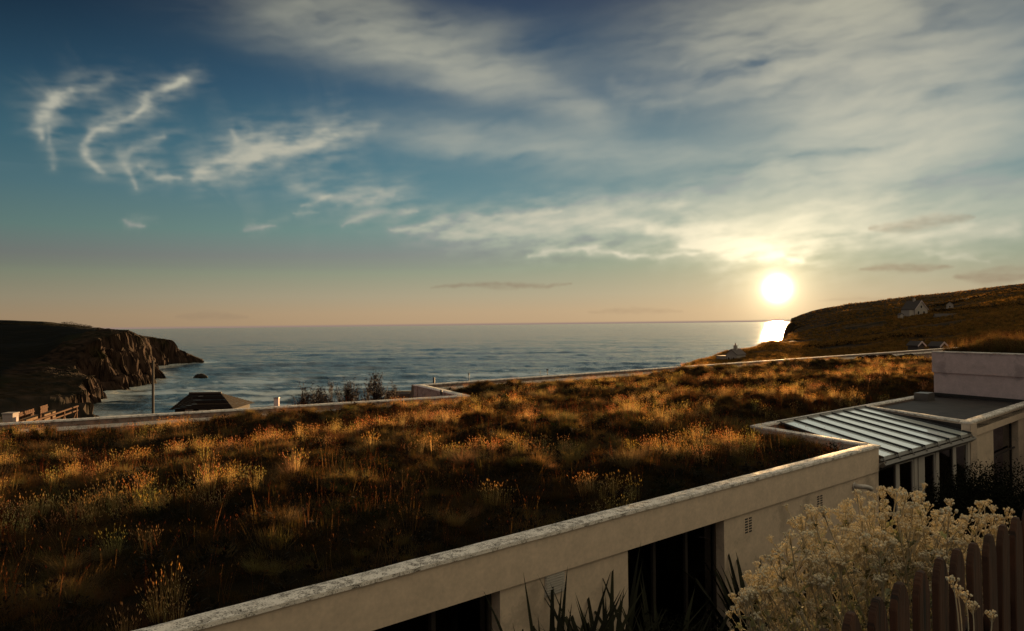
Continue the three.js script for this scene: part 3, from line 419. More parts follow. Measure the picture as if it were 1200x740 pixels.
// ---- glazed canopy between the two wings
const D1 = onLevel(1137.5, 494.5, COP), D2 = onLevel(1015, 476, COP);
const cFL = C1.clone().add(V3(0, -0.33, 0)), cFR = D1.clone().add(V3(0, -0.33, 0));
const cBL = C2.clone().addScaledVector(midDir, 1.0).add(V3(0, -0.05, 0)), cBR = D2.clone().add(V3(0, -0.05, 0));
{
  const canopy = H('canopy_frame', mergeGeometries([bar(cBL, cBR, 0.10, 0.10), bar(cFL.clone().add(V3(0, -0.06, 0)), cFR.clone().add(V3(0, -0.06, 0)), 0.07, 0.09)]), M.metal);
  const n = 7, P = (u, v) => { const a = cFL.clone().lerp(cFR, u), b = cBL.clone().lerp(cBR, u); return b.lerp(a, v); };
  for (let k = 0; k <= n; k++) {
    const u = lerp(0.02, 0.98, k / n), a = P(u, 0), b = P(u, 1.015), up = V3(0, 0.026, 0);
    H('rafter', bar(a.clone().add(up), b.clone().add(up), 0.045, 0.045), M.darkMetal, null, canopy);
    H('rafter_cap', bar(a.clone().add(V3(0, 0.052, 0)), b.clone().add(V3(0, 0.052, 0)), 0.02, 0.012), M.metal, null, canopy);
    H('gutter_bracket', bar(b.clone().add(V3(0, 0.0, 0)), b.clone().addScaledVector(wallN, 0.07).add(V3(0, -0.10, 0)), 0.03), M.metal, null, canopy);
  }
  for (let k = 0; k < n; k++) {
    const u0 = lerp(0.02, 0.98, k / n) + 0.007, u1 = lerp(0.02, 0.98, (k + 1) / n) - 0.007;
    const q = [P(u0, 0.01), P(u1, 0.01), P(u1, 0.995), P(u0, 0.995)], g = new THREE.BufferGeometry(), ps = [];
    for (const v of q) ps.push(v.x, v.y + 0.012, v.z); for (const v of q) ps.push(v.x, v.y - 0.012, v.z);
    g.setAttribute('position', new THREE.Float32BufferAttribute(ps, 3)); g.setIndex([0, 2, 1, 0, 3, 2, 4, 5, 6, 4, 6, 7, 0, 1, 5, 0, 5, 4, 1, 2, 6, 1, 6, 5, 2, 3, 7, 2, 7, 6, 3, 0, 4, 3, 4, 7]);
    const gg = g.toNonIndexed(); gg.computeVertexNormals(); H('roof_panel', gg, M.panel, null, canopy);
  }
  // gutter
  H('gutter', bar(cFL.clone().addScaledVector(wallN, 0.09).add(V3(0, -0.15, 0)), cFR.clone().addScaledVector(wallN, 0.09).add(V3(0, -0.15, 0)), 0.09, 0.11), M.metal, null, canopy);
  // glazed front below
  const fDir = cFR.clone().sub(cFL).setY(0).normalize(), fF = frameOf(cFL.clone(), fDir), fl = cFL.distanceTo(cFR);
  const yT = -0.24, yB = -2.75;
  const sp = (px) => alongAt(cFL, fDir, px);
  H('head_beam', box(-0.1, fl, yT, -0.11, -0.14, -0.02), M.whiteFrame, fF); H('sill', box(-0.1, fl, yB - 0.1, yB, -0.2, 0.02), M.whiteFrame, fF);
  const posts = [[1049, 1053], [1070.5, 1074], [1075.5, 1082.5], [1096, 1099.5], [1116, 1119.5], [1133.5, 1136]];
  for (const [a, b] of posts) H('window_post', box(sp(a), sp(b), yB, yT, -0.13, -0.03), M.whiteFrame, fF);
  const edges = [1028, ...posts.flat(), 1137];
  for (let k = 0; k < edges.length; k += 2) { const a = sp(edges[k]) + 0.01, b = sp(edges[k + 1]) - 0.01; if (b - a < 0.2) continue; const w = H('window', mergeGeometries([box(a, b, yT - 0.07, yT - 0.003, -0.11, -0.05), box(a, b, yB + 0.003, yB + 0.07, -0.11, -0.05), box(a, a + 0.05, yB + 0.07, yT - 0.07, -0.11, -0.05), box(b - 0.05, b, yB + 0.07, yT - 0.07, -0.11, -0.05)]), k % 4 ? M.whiteFrame : M.darkFrame, fF); H('pane', box(a + 0.05, b - 0.05, yB + 0.07, yT - 0.07, -0.083, -0.077), M.glass, fF, w); }
  H('floor_slab', box(-1.5, fl, yB - 0.25, yB - 0.1, -5, 0), M.room, fF); H('wall', box(-1.5, fl + 1, yB, -0.1, -5.2, -5.0), M.room, fF);
}
// ---- lower right wing with a flat felt roof
const D3 = onLevel(1203, 473.2, COP), dDir = D3.clone().sub(D1).normalize(), Dn = V3(-dDir.z, 0, dDir.x); const Dw = frameOf(D1, dDir);
const U0 = onLevel(1093, 461, COP), U1 = onLevel(1200, 470, COP), uDir = U1.clone().sub(U0).normalize();
{
  const s = (px, o = -0.05) => alongAt(D1.clone().addScaledVector(wallN, o), dDir, px);
  H('fascia', box(0, 14, -0.47, -0.061, -0.24, 0), M.render, Dw); H('coping', copingGeo(-0.02, 14, -0.28, 0.03), M.coping, Dw);
  const a = s(1162), b = s(1191.5);
  H('wall', box(0.02, a, -3.1, -0.47, -0.34, -0.05), M.render, Dw); H('wall', box(b, 14, -3.1, -0.47, -0.34, -0.05), M.render, Dw);
  const d = H('glazed_door', mergeGeometries([box(a, b, -0.55, -0.475, -0.32, -0.25), box(a + 0.002, a + 0.05, -3.0, -0.55, -0.32, -0.25), box(b - 0.05, b - 0.002, -3.0, -0.55, -0.32, -0.25), box(a, b, -3.09, -3.0, -0.32, -0.25)]), M.darkFrame, Dw); H('pane', box(a + 0.05, b - 0.05, -3.0, -0.55, -0.288, -0.282), M.glass, Dw, d); H('rail', box(a, b, -1.45, -1.40, -0.20, -0.16), M.darkMetal, Dw, d);
  H('wall', box(0, 14, -3.1, -0.4, -4.2, -4.0), M.room, Dw); H('floor_slab', box(0, 14, -3.25, -3.1, -4.2, 0.3), M.room, Dw);
  // side towards the canopy
  const Sd = frameOf(D2, D1.clone().sub(D2).normalize()), sl = D1.distanceTo(D2);
  H('side_wall', box(0, sl - 0.02, -3.1, -0.061, -0.24, -0.02), M.render, Sd); H('coping', copingGeo(-0.05, sl - 0.29, -0.26, 0.02, -0.06, -0.002), M.coping, Sd);
  // felt roof, 12 cm below the coping
  const poly = [D1, D1.clone().addScaledVector(dDir, 14), U0.clone().addScaledVector(uDir, 9).add(V3(4, 0, -2)), U0, C3, D2], sh = new THREE.Shape(poly.map(p => new THREE.Vector2(p.x, -p.z))), g = new THREE.ExtrudeGeometry(sh, { depth: 0.15, bevelEnabled: false }); g.rotateX(-Math.PI / 2); g.translate(0, COP - 0.27, 0);
  const q = g.attributes.position, u = g.attributes.uv; for (let i = 0; i < q.count; i++) u.setXY(i, q.getX(i) / 3, q.getZ(i) / 3);
  H('flat_roof', g, M.felt);
  const vb = onLevel(1093, 464, COP); H('roof_box', box(-0.35, 0.35, -0.12, 0.16, -0.3, 0.2), M.metal, frameOf(vb.clone().addScaledVector(midDir, -0.7), midDir));
}
// ---- upper block behind it, with its own grass roof
const UB = frameOf(U0, uDir), UTOP = atDepth(1090, 411.5, -U0.z).y, uh = UTOP - COP, uLen = 13, uDep = 10;
{
  H('wall', box(0.04, uLen, -3.2, uh - 0.85, -uDep, -0.05), M.white, UB);
  H('upper_fascia', box(0, uLen, uh - 0.85, uh - 0.05, -uDep, 0), M.white, UB);
  H('upper_coping', copingGeo(-0.02, uLen, -0.3, 0.03, uh - 0.05, uh), M.coping, UB);
  H('flashing', box(0.04, uLen, -0.11, 0.03, -0.05, -0.02), M.darkMetal, UB);
  const g = new THREE.PlaneGeometry(uLen, uDep - 0.4, 90, 70); g.rotateX(-Math.PI / 2); g.translate(uLen / 2, uh, -uDep / 2); const p = g.attributes.position; for (let i = 0; i < p.count; i++) { const x = p.getX(i), z = p.getZ(i), e = Math.min(x, -z, uDep + z); p.setY(i, uh - 0.06 + smooth(0.2, 1.2, e) * (0.12 + moundH(x + 40, z + 70) * 0.8)); } g.computeVertexNormals(); H('roof_soil', g, M.soil, UB);
}

// ---------------------------------------------------------------- garden bank in front of the building
{
  const bank = (t, s) => { const n = 0.10 * fbm(s * 0.7, t * 0.7, 3, 3); return (t < 1.6 ? 30.0 : t < 7.2 ? lerp(30.0, 34.35, smooth(1.6, 7.4, t) * 0.35 + 0.65 * (t - 1.6) / 5.8) : 34.38) + n * smooth(0.4, 1.5, t); };
  const nx = 140, nz = 60, g = new THREE.PlaneGeometry(1, 1, nx, nz), p = g.attributes.position; for (let j = 0; j <= nz; j++) for (let i = 0; i <= nx; i++) { const s = -34 + i * 0.62, t = -0.3 + j * 0.45, q = C1.clone().addScaledVector(wallDir, s).addScaledVector(wallN, t); p.setXYZ(j * (nx + 1) + i, q.x, bank(t, s), q.z); }
  g.computeVertexNormals(); structure('garden_ground', g, M.soil);
}
const bankY = (x, z) => { const t = (x - C1.x) * wallN.x + (z - C1.z) * wallN.z; return t < 1.6 ? 30.0 : t < 7.2 ? lerp(30.0, 34.35, smooth(1.6, 7.4, t) * 0.35 + 0.65 * (t - 1.6) / 5.8) : 34.38; };

// ---------------------------------------------------------------- grass on the roofs
const UPV = V3(0, 1, 0);
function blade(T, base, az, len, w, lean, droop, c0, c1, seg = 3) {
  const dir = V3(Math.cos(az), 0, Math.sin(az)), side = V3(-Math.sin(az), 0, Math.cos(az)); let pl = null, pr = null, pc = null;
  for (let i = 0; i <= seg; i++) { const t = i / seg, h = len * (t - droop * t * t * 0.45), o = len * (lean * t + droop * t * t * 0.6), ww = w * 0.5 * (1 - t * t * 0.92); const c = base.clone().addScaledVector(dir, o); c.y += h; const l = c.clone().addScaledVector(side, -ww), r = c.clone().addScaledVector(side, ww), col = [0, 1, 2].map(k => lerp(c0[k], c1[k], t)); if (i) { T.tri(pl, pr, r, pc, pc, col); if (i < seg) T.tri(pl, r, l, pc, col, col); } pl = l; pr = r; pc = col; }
  return base.clone().addScaledVector(dir, len * (lean + droop * 0.6)).add(V3(0, len * (1 - droop * 0.45), 0));
}
function spindle(T, a, dir, len, r, c, n = 4) { const s = V3(1, 0, 0).cross(dir).normalize(), q = dir.clone().cross(s); const tip = a.clone().addScaledVector(dir, len), m = a.clone().addScaledVector(dir, len * 0.4); const ring = []; for (let i = 0; i < n; i++) { const t = i / n * 6.283; ring.push(m.clone().addScaledVector(s, Math.cos(t) * r).addScaledVector(q, Math.sin(t) * r)); } for (let i = 0; i < n; i++) { const b = ring[i], d = ring[(i + 1) % n]; T.tri(a, d, b, c); T.tri(tip, b, d, c); } }
function tussock(seed, n, len, rad, w, c0, c1, lean = 0.35, droop = 0.6) { const r = rng(seed), T = new Tris(); for (let i = 0; i < n; i++) { const a = r() * 6.283, q = Math.sqrt(r()) * rad; blade(T, V3(Math.cos(a) * q, -0.02, Math.sin(a) * q), a + (r() - 0.5) * 1.6, len * (0.55 + 0.6 * r()), w * (0.7 + 0.6 * r()), lean * (0.2 + r()) * (0.4 + q / rad), droop * r(), c0, c1); } return T.geo(); }
function seeded(seed, n, len, rad, c0, c1, ch, hl, hr, lean = 0.25) { const r = rng(seed), T = new Tris(); for (let i = 0; i < n; i++) { const a = r() * 6.283, q = Math.sqrt(r()) * rad, l = len * (0.6 + 0.55 * r()), b = V3(Math.cos(a) * q, -0.02, Math.sin(a) * q), le = lean * r(), dr = 0.35 * r(); const az = a + r() - 0.5, tip = blade(T, b, az, l, 0.0035, le, dr, c0, c1, 3); const d = V3(Math.cos(az) * (le + dr), 1 - dr * 0.7, Math.sin(az) * (le + dr)).normalize(); spindle(T, tip.clone().addScaledVector(d, -hl * 0.15), d, hl * (0.7 + 0.6 * r()), hr * (0.8 + 0.4 * r()), ch); } return T.geo(); }
function dock(seed) { const r = rng(seed), T = new Tris(); for (let k = 0; k < 4; k++) { const a = r() * 6.283, l = 0.35 + 0.35 * r(), b = V3((r() - .5) * 0.15, 0, (r() - .5) * 0.15), le = 0.25 * r(); blade(T, b, a, l, 0.006, le, 0.1, [.8, .6, .5], [1, .7, .5], 2); for (let i = 0; i < 26; i++) { const t = 0.45 + 0.55 * Math.sqrt(r()) , p = b.clone().add(V3(Math.cos(a) * l * le * t, l * t, Math.sin(a) * l * le * t)), w = 0.018 * (1.3 - t); p.x += (r() - .5) * w * 2; p.z += (r() - .5) * w * 2; spindle(T, p, V3(r() - .5, 0.8, r() - .5).normalize(), 0.022, 0.006, [1, 0.75 + 0.3 * r(), 0.6], 3); } } return T.geo(); }
function herb(seed, n = 26) { const r = rng(seed), T = new Tris(); for (let i = 0; i < n; i++) { const a = r() * 6.283, q = r() * 0.1, b = V3(Math.cos(a) * q, r() * 0.12, Math.sin(a) * q), d = V3(Math.cos(a), 0.5 + r(), Math.sin(a)).normalize(), s = V3(-Math.sin(a), 0, Math.cos(a)), l = 0.04 + 0.05 * r(), w = 0.012 + 0.01 * r(), m = b.clone().addScaledVector(d, l * 0.5), t = b.clone().addScaledVector(d, l).add(V3(0, -0.01, 0)); const c = [0.8 + 0.4 * r(), 0.9 + 0.2 * r(), 0.8]; T.tri(b, m.clone().addScaledVector(s, w), m.clone().addScaledVector(s, -w), c); T.tri(t, m.clone().addScaledVector(s, -w), m.clone().addScaledVector(s, w), c); } return T.geo(); }
const grassMat = leafMat({ vertexColors: true, color: rgb(1, 1, 1), roughness: 0.95 }, 0.62), headMat = leafMat({ vertexColors: true, color: rgb(1, 1, 1), roughness: 0.95 }, 0.6);
const dkr = [0.5, 0.5, 0.5], one = [1, 1, 1];
const KINDS = {
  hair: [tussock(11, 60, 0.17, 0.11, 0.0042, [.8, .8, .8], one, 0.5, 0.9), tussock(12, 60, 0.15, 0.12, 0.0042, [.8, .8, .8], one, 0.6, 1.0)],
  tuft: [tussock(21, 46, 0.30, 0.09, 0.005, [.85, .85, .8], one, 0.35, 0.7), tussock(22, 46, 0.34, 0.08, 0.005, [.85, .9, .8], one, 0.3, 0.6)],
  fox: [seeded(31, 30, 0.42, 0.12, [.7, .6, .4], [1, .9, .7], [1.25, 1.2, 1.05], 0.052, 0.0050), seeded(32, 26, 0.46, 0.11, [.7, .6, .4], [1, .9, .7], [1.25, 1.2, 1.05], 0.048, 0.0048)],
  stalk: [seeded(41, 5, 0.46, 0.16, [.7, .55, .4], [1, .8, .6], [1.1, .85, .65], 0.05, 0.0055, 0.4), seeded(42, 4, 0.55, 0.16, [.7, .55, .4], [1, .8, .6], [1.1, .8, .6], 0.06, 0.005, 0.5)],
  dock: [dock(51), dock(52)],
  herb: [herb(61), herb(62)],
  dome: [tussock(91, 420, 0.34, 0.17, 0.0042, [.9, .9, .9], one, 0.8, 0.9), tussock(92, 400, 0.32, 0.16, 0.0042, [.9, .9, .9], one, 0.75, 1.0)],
};
function sow(name, label, category, test, places) {
  // places: {kind: [[x, y, z, scale, r, g, b], ...]}
  const root = new THREE.Group(); root.name = numbered(name); root.userData = { label, category, kind: 'stuff' }; scene.add(root);
  const r = rng(777), m4 = new THREE.Matrix4(), q = new THREE.Quaternion(), e = new THREE.Euler();
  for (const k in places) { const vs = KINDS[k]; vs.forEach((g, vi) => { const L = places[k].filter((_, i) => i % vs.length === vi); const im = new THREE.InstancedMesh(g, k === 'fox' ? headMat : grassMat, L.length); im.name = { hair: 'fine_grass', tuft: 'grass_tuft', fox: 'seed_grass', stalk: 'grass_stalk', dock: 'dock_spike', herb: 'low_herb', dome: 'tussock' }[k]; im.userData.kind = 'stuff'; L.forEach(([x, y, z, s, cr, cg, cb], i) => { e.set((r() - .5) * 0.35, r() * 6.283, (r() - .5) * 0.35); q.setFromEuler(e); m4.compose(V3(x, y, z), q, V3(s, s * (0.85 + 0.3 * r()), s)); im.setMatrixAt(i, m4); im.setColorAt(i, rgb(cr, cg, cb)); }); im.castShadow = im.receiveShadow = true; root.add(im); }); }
  return root;
}
{
  const r = rng(2024), P = { hair: [], tuft: [], fox: [], stalk: [], dock: [], herb: [], dome: [] };
  const tone = (a, n, v = 0.3) => a.map(c => c * (1 + v * n + 0.35 * (r() - 0.5)));
  const N = 240000;
  for (let i = 0; i < N; i++) {
    const s = -27 + r() * 70, t = r() * 34, p = C1.clone().addScaledVector(wallDir, s).addScaledVector(wallN, -t);
    if (!inside(roofPoly, p.x, p.z)) continue;
    const px = pxOf(p.x, p.z), dist = Math.hypot(p.x, p.z); if (p.z > -2 || px < -120 || px > 1330) continue;
    const e = edgeDist(roofPoly, p.x, p.z); if (e < 0.34) continue;
    if (dist > 30 && r() < 0.35) continue;
    const y = roofY(p.x, p.z), w = wallDist(p.x, p.z), m = moundH(p.x, p.z);
    const n1 = fbm(p.x * 0.22, 1, p.z * 0.22, 3), n2 = fbm(p.x * 0.5 + 20, 5, p.z * 0.5, 3), n3 = fbm(p.x * 0.16 + 60, 8, p.z * 0.16, 2);
    const rim = smooth(0.3, 1.9, w + 0.5 * n1);
    const straw = smooth(0.0, 0.3, n2), rust = smooth(0.05, 0.32, n3 + 0.3 * n1), green = smooth(0.02, 0.3, -n2 + 0.3 * n1);
    let c = [0.054, 0.032, 0.010]; const mixTo = (o, k) => { c = c.map((v, q) => lerp(v, o[q], k)); };
    mixTo([0.024, 0.023, 0.006], green * 0.8); mixTo([0.19, 0.125, 0.046], straw * 0.75); mixTo([0.085, 0.036, 0.012], rust * 0.55);
    const u = r(), foxy = smooth(0.09, 0.18, fbm(p.x * 0.30 + 13, 9, p.z * 0.42, 3)), fe = w > 6 ? smooth(0.3, 2.2, e) : 1;
    const row = [p.x, y, p.z];
    if (u < 0.52) P.hair.push([...row, (0.75 + 0.55 * r()) * lerp(0.6, 1, rim) * (dist > 30 ? 1.25 : 1) * lerp(0.55, 1, fe), ...tone(c, n1)]);
    else if (u < 0.61) { if (r() < 0.35 + 0.65 * rim) P.tuft.push([...row, (0.55 + 0.5 * r()) * lerp(0.45, 0.9, rim) * lerp(0.4, 1, fe), ...tone(c, n1)]); }
    else if (u < 0.67) P.herb.push([...row, 0.6 + 0.8 * r(), ...tone(green > 0.3 ? [0.008, 0.010, 0.003] : [0.010, 0.007, 0.004], n1)]);
    else if (u < 0.83) { if (foxy * rim > r() * 0.6) P.fox.push([...row, (0.55 + 0.4 * r()) * lerp(0.5, 1, fe), ...tone([0.56, 0.41, 0.21], n1 * 0.5)]); }
    else if (u < 0.965) { if (r() < (0.25 + 0.75 * smooth(-0.2, 0.2, n1 - n3)) * lerp(0.3, 1, rim) * (dist > 30 ? 0.5 : 1)) P.stalk.push([...row, (0.5 + 0.5 * r()) * lerp(0.55, 1, fe), ...tone(r() < 0.4 ? [0.20, 0.088, 0.034] : [0.30, 0.20, 0.088], n1 * 0.5)]); }
    else if (u > 0.985 && r() < 0.8 && fe > 0.6 && rim > 0.5 && fbm(p.x * 0.2 + 70, 3, p.z * 0.2, 2) > -0.12) P.dome.push([...row, (0.6 + 0.6 * r()) * (dist < 16 ? 0.75 : 1), ...tone(r() < 0.45 ? c.map((v, q) => lerp(v, [0.26, 0.17, 0.064][q], 0.6)) : c, n1)]);
    else if (rust > 0.25 && rim > 0.6) P.dock.push([...row, 0.5 + 0.4 * r(), ...tone([0.14, 0.05, 0.018], n1 * 0.4)]);
  }
  console.log('grass', Object.entries(P).map(([k, v]) => k + ' ' + v.length).join(', '));
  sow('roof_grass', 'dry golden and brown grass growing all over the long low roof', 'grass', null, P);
  const Q = { hair: [], tuft: [], fox: [], stalk: [] };
  for (let i = 0; i < 9000; i++) { const x = 0.25 + r() * 9, z = -0.25 - r() * 6, v = V3(x, uh - 0.02 + smooth(0.2, 1.2, Math.min(x, -z)) * (0.12 + moundH(x + 40, z + 70) * 0.8), z).applyMatrix4(UB), u = r(), row = [v.x, v.y, v.z], n = fbm(v.x * 0.5, 2, v.z * 0.5, 2); (u < 0.5 ? Q.hair : u < 0.75 ? Q.tuft : u < 0.9 ? Q.stalk : Q.fox).push([...row, 0.6 + 0.5 * r(), ...tone(u < 0.75 ? [0.06, 0.040, 0.014] : [0.19, 0.125, 0.055], n)]); }
  sow('upper_grass', 'golden grass on top of the white upper block at right', 'grass', null, Q);
}

// ---------------------------------------------------------------- garden: silvery shrub, fence, spiky plants, bushes
{
  // picket fence along the terrace, parallel with the building
  const top = EYE - 0.64, a = onLevel(994.2, 717, top), b = onLevel(1187.3, 607, top), d = b.clone().sub(a).setY(0), pitch = d.length() / 9; d.normalize(); const n = V3(-d.z, 0, d.x), f = frameOf(a, d);
  const fence = thing('picket_fence', 'weathered brown picket fence with pointed tops in the lower right corner', 'fence', V3(a.x, 34.38, a.z));
  const r = rng(5), w = pitch * 0.53; console.log('picket pitch', pitch);
  for (let k = -4; k < 14; k++) {
    const x = k * pitch + (r() - .5) * 0.008, ww = w * (0.92 + 0.16 * r()), h = (r() - .5) * 0.018, th = 0.013, s = new THREE.Shape(); s.moveTo(-ww / 2, -0.97); s.lineTo(ww / 2, -0.97); s.lineTo(ww / 2, -0.055); s.quadraticCurveTo(ww * 0.40, -0.022, ww * 0.10, -0.002); s.lineTo(-ww * 0.10, -0.003); s.quadraticCurveTo(-ww * 0.40, -0.024, -ww / 2, -0.058); s.closePath();
    const g = new THREE.ExtrudeGeometry(s, { depth: th, bevelEnabled: true, bevelSize: 0.003, bevelThickness: 0.003, bevelSegments: 1, curveSegments: 4 }); g.rotateZ((r() - .5) * 0.025); g.rotateX((r() - .5) * 0.02); g.translate(x, h, 0);
    const u = g.attributes.uv, p = g.attributes.position; const o = r(); for (let i = 0; i < u.count; i++) u.setXY(i, p.getX(i) * 3.1 + o, p.getY(i) * 1.1 + o * 7); g.applyMatrix4(f); part(fence, 'picket', g, M.picket);
  }
  for (const y of [-0.28, -0.78]) part(fence, 'rail', box(-0.6, 14 * pitch, y - 0.035, y + 0.035, -0.042, -0.006).applyMatrix4(f), M.picket);

  // silver-leaved shrub behind the fence
  const base = planAt(1010, 3.05); base.y = bankY(base.x, base.z);
  const shrub = thing('silver_shrub', 'pale silvery shrub with clusters of round buds leaning over the picket fence', 'shrub', base.clone());
  const stemM = leafMat({ color: rgb(0.36, 0.325, 0.24), roughness: 0.95 }, 0.15), silver = leafMat({ vertexColors: true, color: rgb(0.205, 0.21, 0.145), roughness: 0.95, sheen: 0.2, sheenRoughness: 0.6, sheenColor: rgb(0.8, 0.75, 0.62) }, 0.18), budM = leafMat({ vertexColors: true, color: rgb(0.52, 0.485, 0.385), roughness: 0.95 }, 0.08);
  const q = rng(91), T = new Tris(), stems = [];
  // lobed leaf
  const leaf = (p, dir, up, l, c) => { const s = dir.clone().cross(up).normalize(), n = s.clone().cross(dir); let prev = p; for (let i = 0; i < 3; i++) { const t0 = (i + 0.25) / 3, t1 = (i + 1) / 3, m = p.clone().addScaledVector(dir, l * t0).addScaledVector(n, l * 0.12 * Math.sin(t0 * 3)), e = p.clone().addScaledVector(dir, l * t1).addScaledVector(n, l * 0.10 * Math.sin(t1 * 3) - l * 0.05 * t1), w = l * [0.16, 0.30, 0.24][i]; const lo = m.clone().addScaledVector(s, w).addScaledVector(dir, l * 0.12), ro = m.clone().addScaledVector(s, -w).addScaledVector(dir, l * 0.12); T.tri(prev, lo, e, c); T.tri(prev, e, ro, c); prev = m; } };
  const clusterGeo = (seed) => { const r2 = rng(seed), U = new Tris(), sg = []; const hn = 15 + Math.floor(r2() * 10); for (let i = 0; i < hn; i++) { const az = r2() * 6.283, rr = Math.sqrt(r2()) * 0.026, tip = V3(Math.cos(az) * rr, 0.012 - rr * rr * 14 + 0.012 * r2(), Math.sin(az) * rr); const ico = new THREE.IcosahedronGeometry(0.0044 * (0.75 + 0.5 * r2()), 1), ip = ico.attributes.position, k = 0.75 + 0.4 * r2(), col = [k * 1.05, k, k * 0.9]; for (let v = 0; v < ip.count; v += 3) { const A1 = [0, 1, 2].map(o => V3(ip.getX(v + o), ip.getY(v + o) * 1.2, ip.getZ(v + o)).add(tip)); U.tri(...A1, col); } const root0 = V3(0, -0.035, 0), mid = V3(tip.x * 0.5, -0.012, tip.z * 0.5); for (const [s0, s1] of [[root0, mid], [mid, tip]]) { const wv = 0.0011; U.tri(s0.clone().add(V3(-wv, 0, 0)), s0.clone().add(V3(wv, 0, 0)), s1, [.8, .78, .7]); U.tri(s0.clone().add(V3(0, 0, -wv)), s0.clone().add(V3(0, 0, wv)), s1, [.8, .78, .7]); } } return U.geo(); };
  const clusters = Array.from({ length: 8 }, (_, i) => clusterGeo(300 + i));
  const heads = [];
  // outline of the shrub: [frame x, frame y of the tip, depth]
  const outline = [[868, 706], [884, 672], [905, 640], [925, 618], [945, 596], [968, 585], [990, 578], [1012, 570], [1030, 563], [1052, 566], [1075, 572], [1098, 566], [1120, 578], [1140, 585], [1160, 584], [1180, 592], [1196, 586]];
  const topAt = (px) => { for (let i = 1; i < outline.length; i++) if (px <= outline[i][0]) { const k = (px - outline[i - 1][0]) / (outline[i][0] - outline[i - 1][0]); return lerp(outline[i - 1][1], outline[i][1], k); } return 590; };
  const NS = 230;
  for (let i = 0; i < NS; i++) {
    const px = 868 + 325 * Math.pow(q(), 0.95), fr = q(), depth = 2.55 + 0.95 * fr, thin = px > 1130 ? 0.5 : 1; if (px > 1130 && q() < 0.55) continue;
    const low = topAt(px), drop = Math.pow(q(), 1.1), py = low + 4 + drop * (690 - low) * (1 - 0.5 * fr) + 10 * q();
    const tip = atDepth(px + (q() - .5) * 10, Math.min(py, 745), depth);
    const nt = (tip.x * wallN.x + tip.z * wallN.z) - (a.x * wallN.x + a.z * wallN.z); if (nt > -0.10) { const push = (nt + 0.10 + 0.05 * q()); tip.addScaledVector(wallN, -push); }
    const foot = base.clone().add(V3((q() - .5) * 0.75, 0, 0)).addScaledVector(d, (tip.x - base.x) * 0.35); foot.y = bankY(foot.x, foot.z) - 0.03; const ft = (foot.x - a.x) * wallN.x + (foot.z - a.z) * wallN.z; if (ft > -0.12) foot.addScaledVector(wallN, -(ft + 0.12));
    const mid = foot.clone().lerp(tip, 0.55).add(V3((q() - .5) * 0.12, -0.06 * q(), (q() - .5) * 0.12)); const cv = new THREE.QuadraticBezierCurve3(foot, mid, tip);
    stems.push(new THREE.TubeGeometry(cv, 7, 0.0023, 4, false));
    heads.push([tip, cv.getTangent(1), 0.62 + 0.35 * q()]);
    const nb = 2 + Math.floor(q() * 3);
    for (let k = 0; k < nb; k++) { const t = 0.72 + 0.24 * q(), p = cv.getPoint(t), az = q() * 6.283, l = 0.05 + 0.07 * q(), e = p.clone().add(V3(Math.cos(az) * l * 0.6, l * 0.9, Math.sin(az) * l * 0.6)); stems.push(limb(p, e, 0.0018, 0.0012, 4)); heads.push([e, e.clone().sub(p).normalize(), 0.4 + 0.35 * q()]); }
    const nl = 13; for (let k = 0; k < nl; k++) { const t = 0.25 + 0.72 * q(), p = cv.getPoint(t), az = q() * 6.283, dv = V3(Math.cos(az), 0.2 + 0.9 * q(), Math.sin(az)).normalize(), c = 0.4 + 0.8 * q(); leaf(p, dv, UPV, 0.022 + 0.035 * (1 - t) + 0.026 * q(), [c * 1.0, c, c * (0.70 + 0.25 * q())]); }
  }
  heads.sort((m, n2) => n2[2] - m[2]);
  const mk = (L, i) => { const [p, t, s] = L; return { g: clusters[i % 8], m: new THREE.Matrix4().compose(p.clone().sub(base), new THREE.Quaternion().setFromUnitVectors(UPV, t.clone().lerp(UPV, 0.5).normalize()), V3(s, s, s)) }; };
  heads.slice(0, 290).forEach((h, i) => { const { g, m } = mk(h, i); const o = new THREE.Mesh(g, budM); o.name = 'flower_cluster'; o.applyMatrix4(m); o.castShadow = o.receiveShadow = true; shrub.add(o); });
  const rest = heads.slice(290).map((h, i) => { const { g, m } = mk(h, i); return g.clone().applyMatrix4(m); }); const ro = new THREE.Mesh(mergeGeometries(rest), budM); ro.name = 'small_buds'; ro.userData.kind = 'stuff'; ro.castShadow = ro.receiveShadow = true; shrub.add(ro);
  console.log('heads', heads.length);
  part(shrub, 'stems', mergeGeometries(stems.map(g => { g = g.index ? g.toNonIndexed() : g; g.deleteAttribute('uv'); return g; })), stemM).userData.kind = 'stuff';
  part(shrub, 'leaves', T.geo(), silver).userData.kind = 'stuff';

  // a dry sprig in front of the fence
  const sp = thing('dry_sprig', 'dried silvery flower sprig standing in front of the pickets', 'plant', onLevel(1128, 760, 34.5).setY(34.38));
  const fr = atDepth(1128, 690, 1.75), S2 = [], H2 = [];
  for (const [px, py] of [[1117, 682], [1122, 692], [1132, 700], [1140, 712], [1163, 722]]) { const e = atDepth(px, py, 1.75 + (q() - .5) * 0.05), f0 = atDepth(1132 + (px - 1128) * 0.5, 800, 1.72); S2.push(new THREE.TubeGeometry(new THREE.QuadraticBezierCurve3(f0, f0.clone().lerp(e, 0.6).add(V3(0.01, 0, 0)), e), 6, 0.0014, 4, false).toNonIndexed()); H2.push(e); }
  H2.forEach((e, i) => part(sp, 'flower_cluster', clusters[i % 8].clone().scale(0.5, 0.5, 0.5).translate(e.x, e.y, e.z), budM));
  part(sp, 'stems', mergeGeometries(S2.map(g => { g.deleteAttribute('uv'); return g; })), stemM); 
}
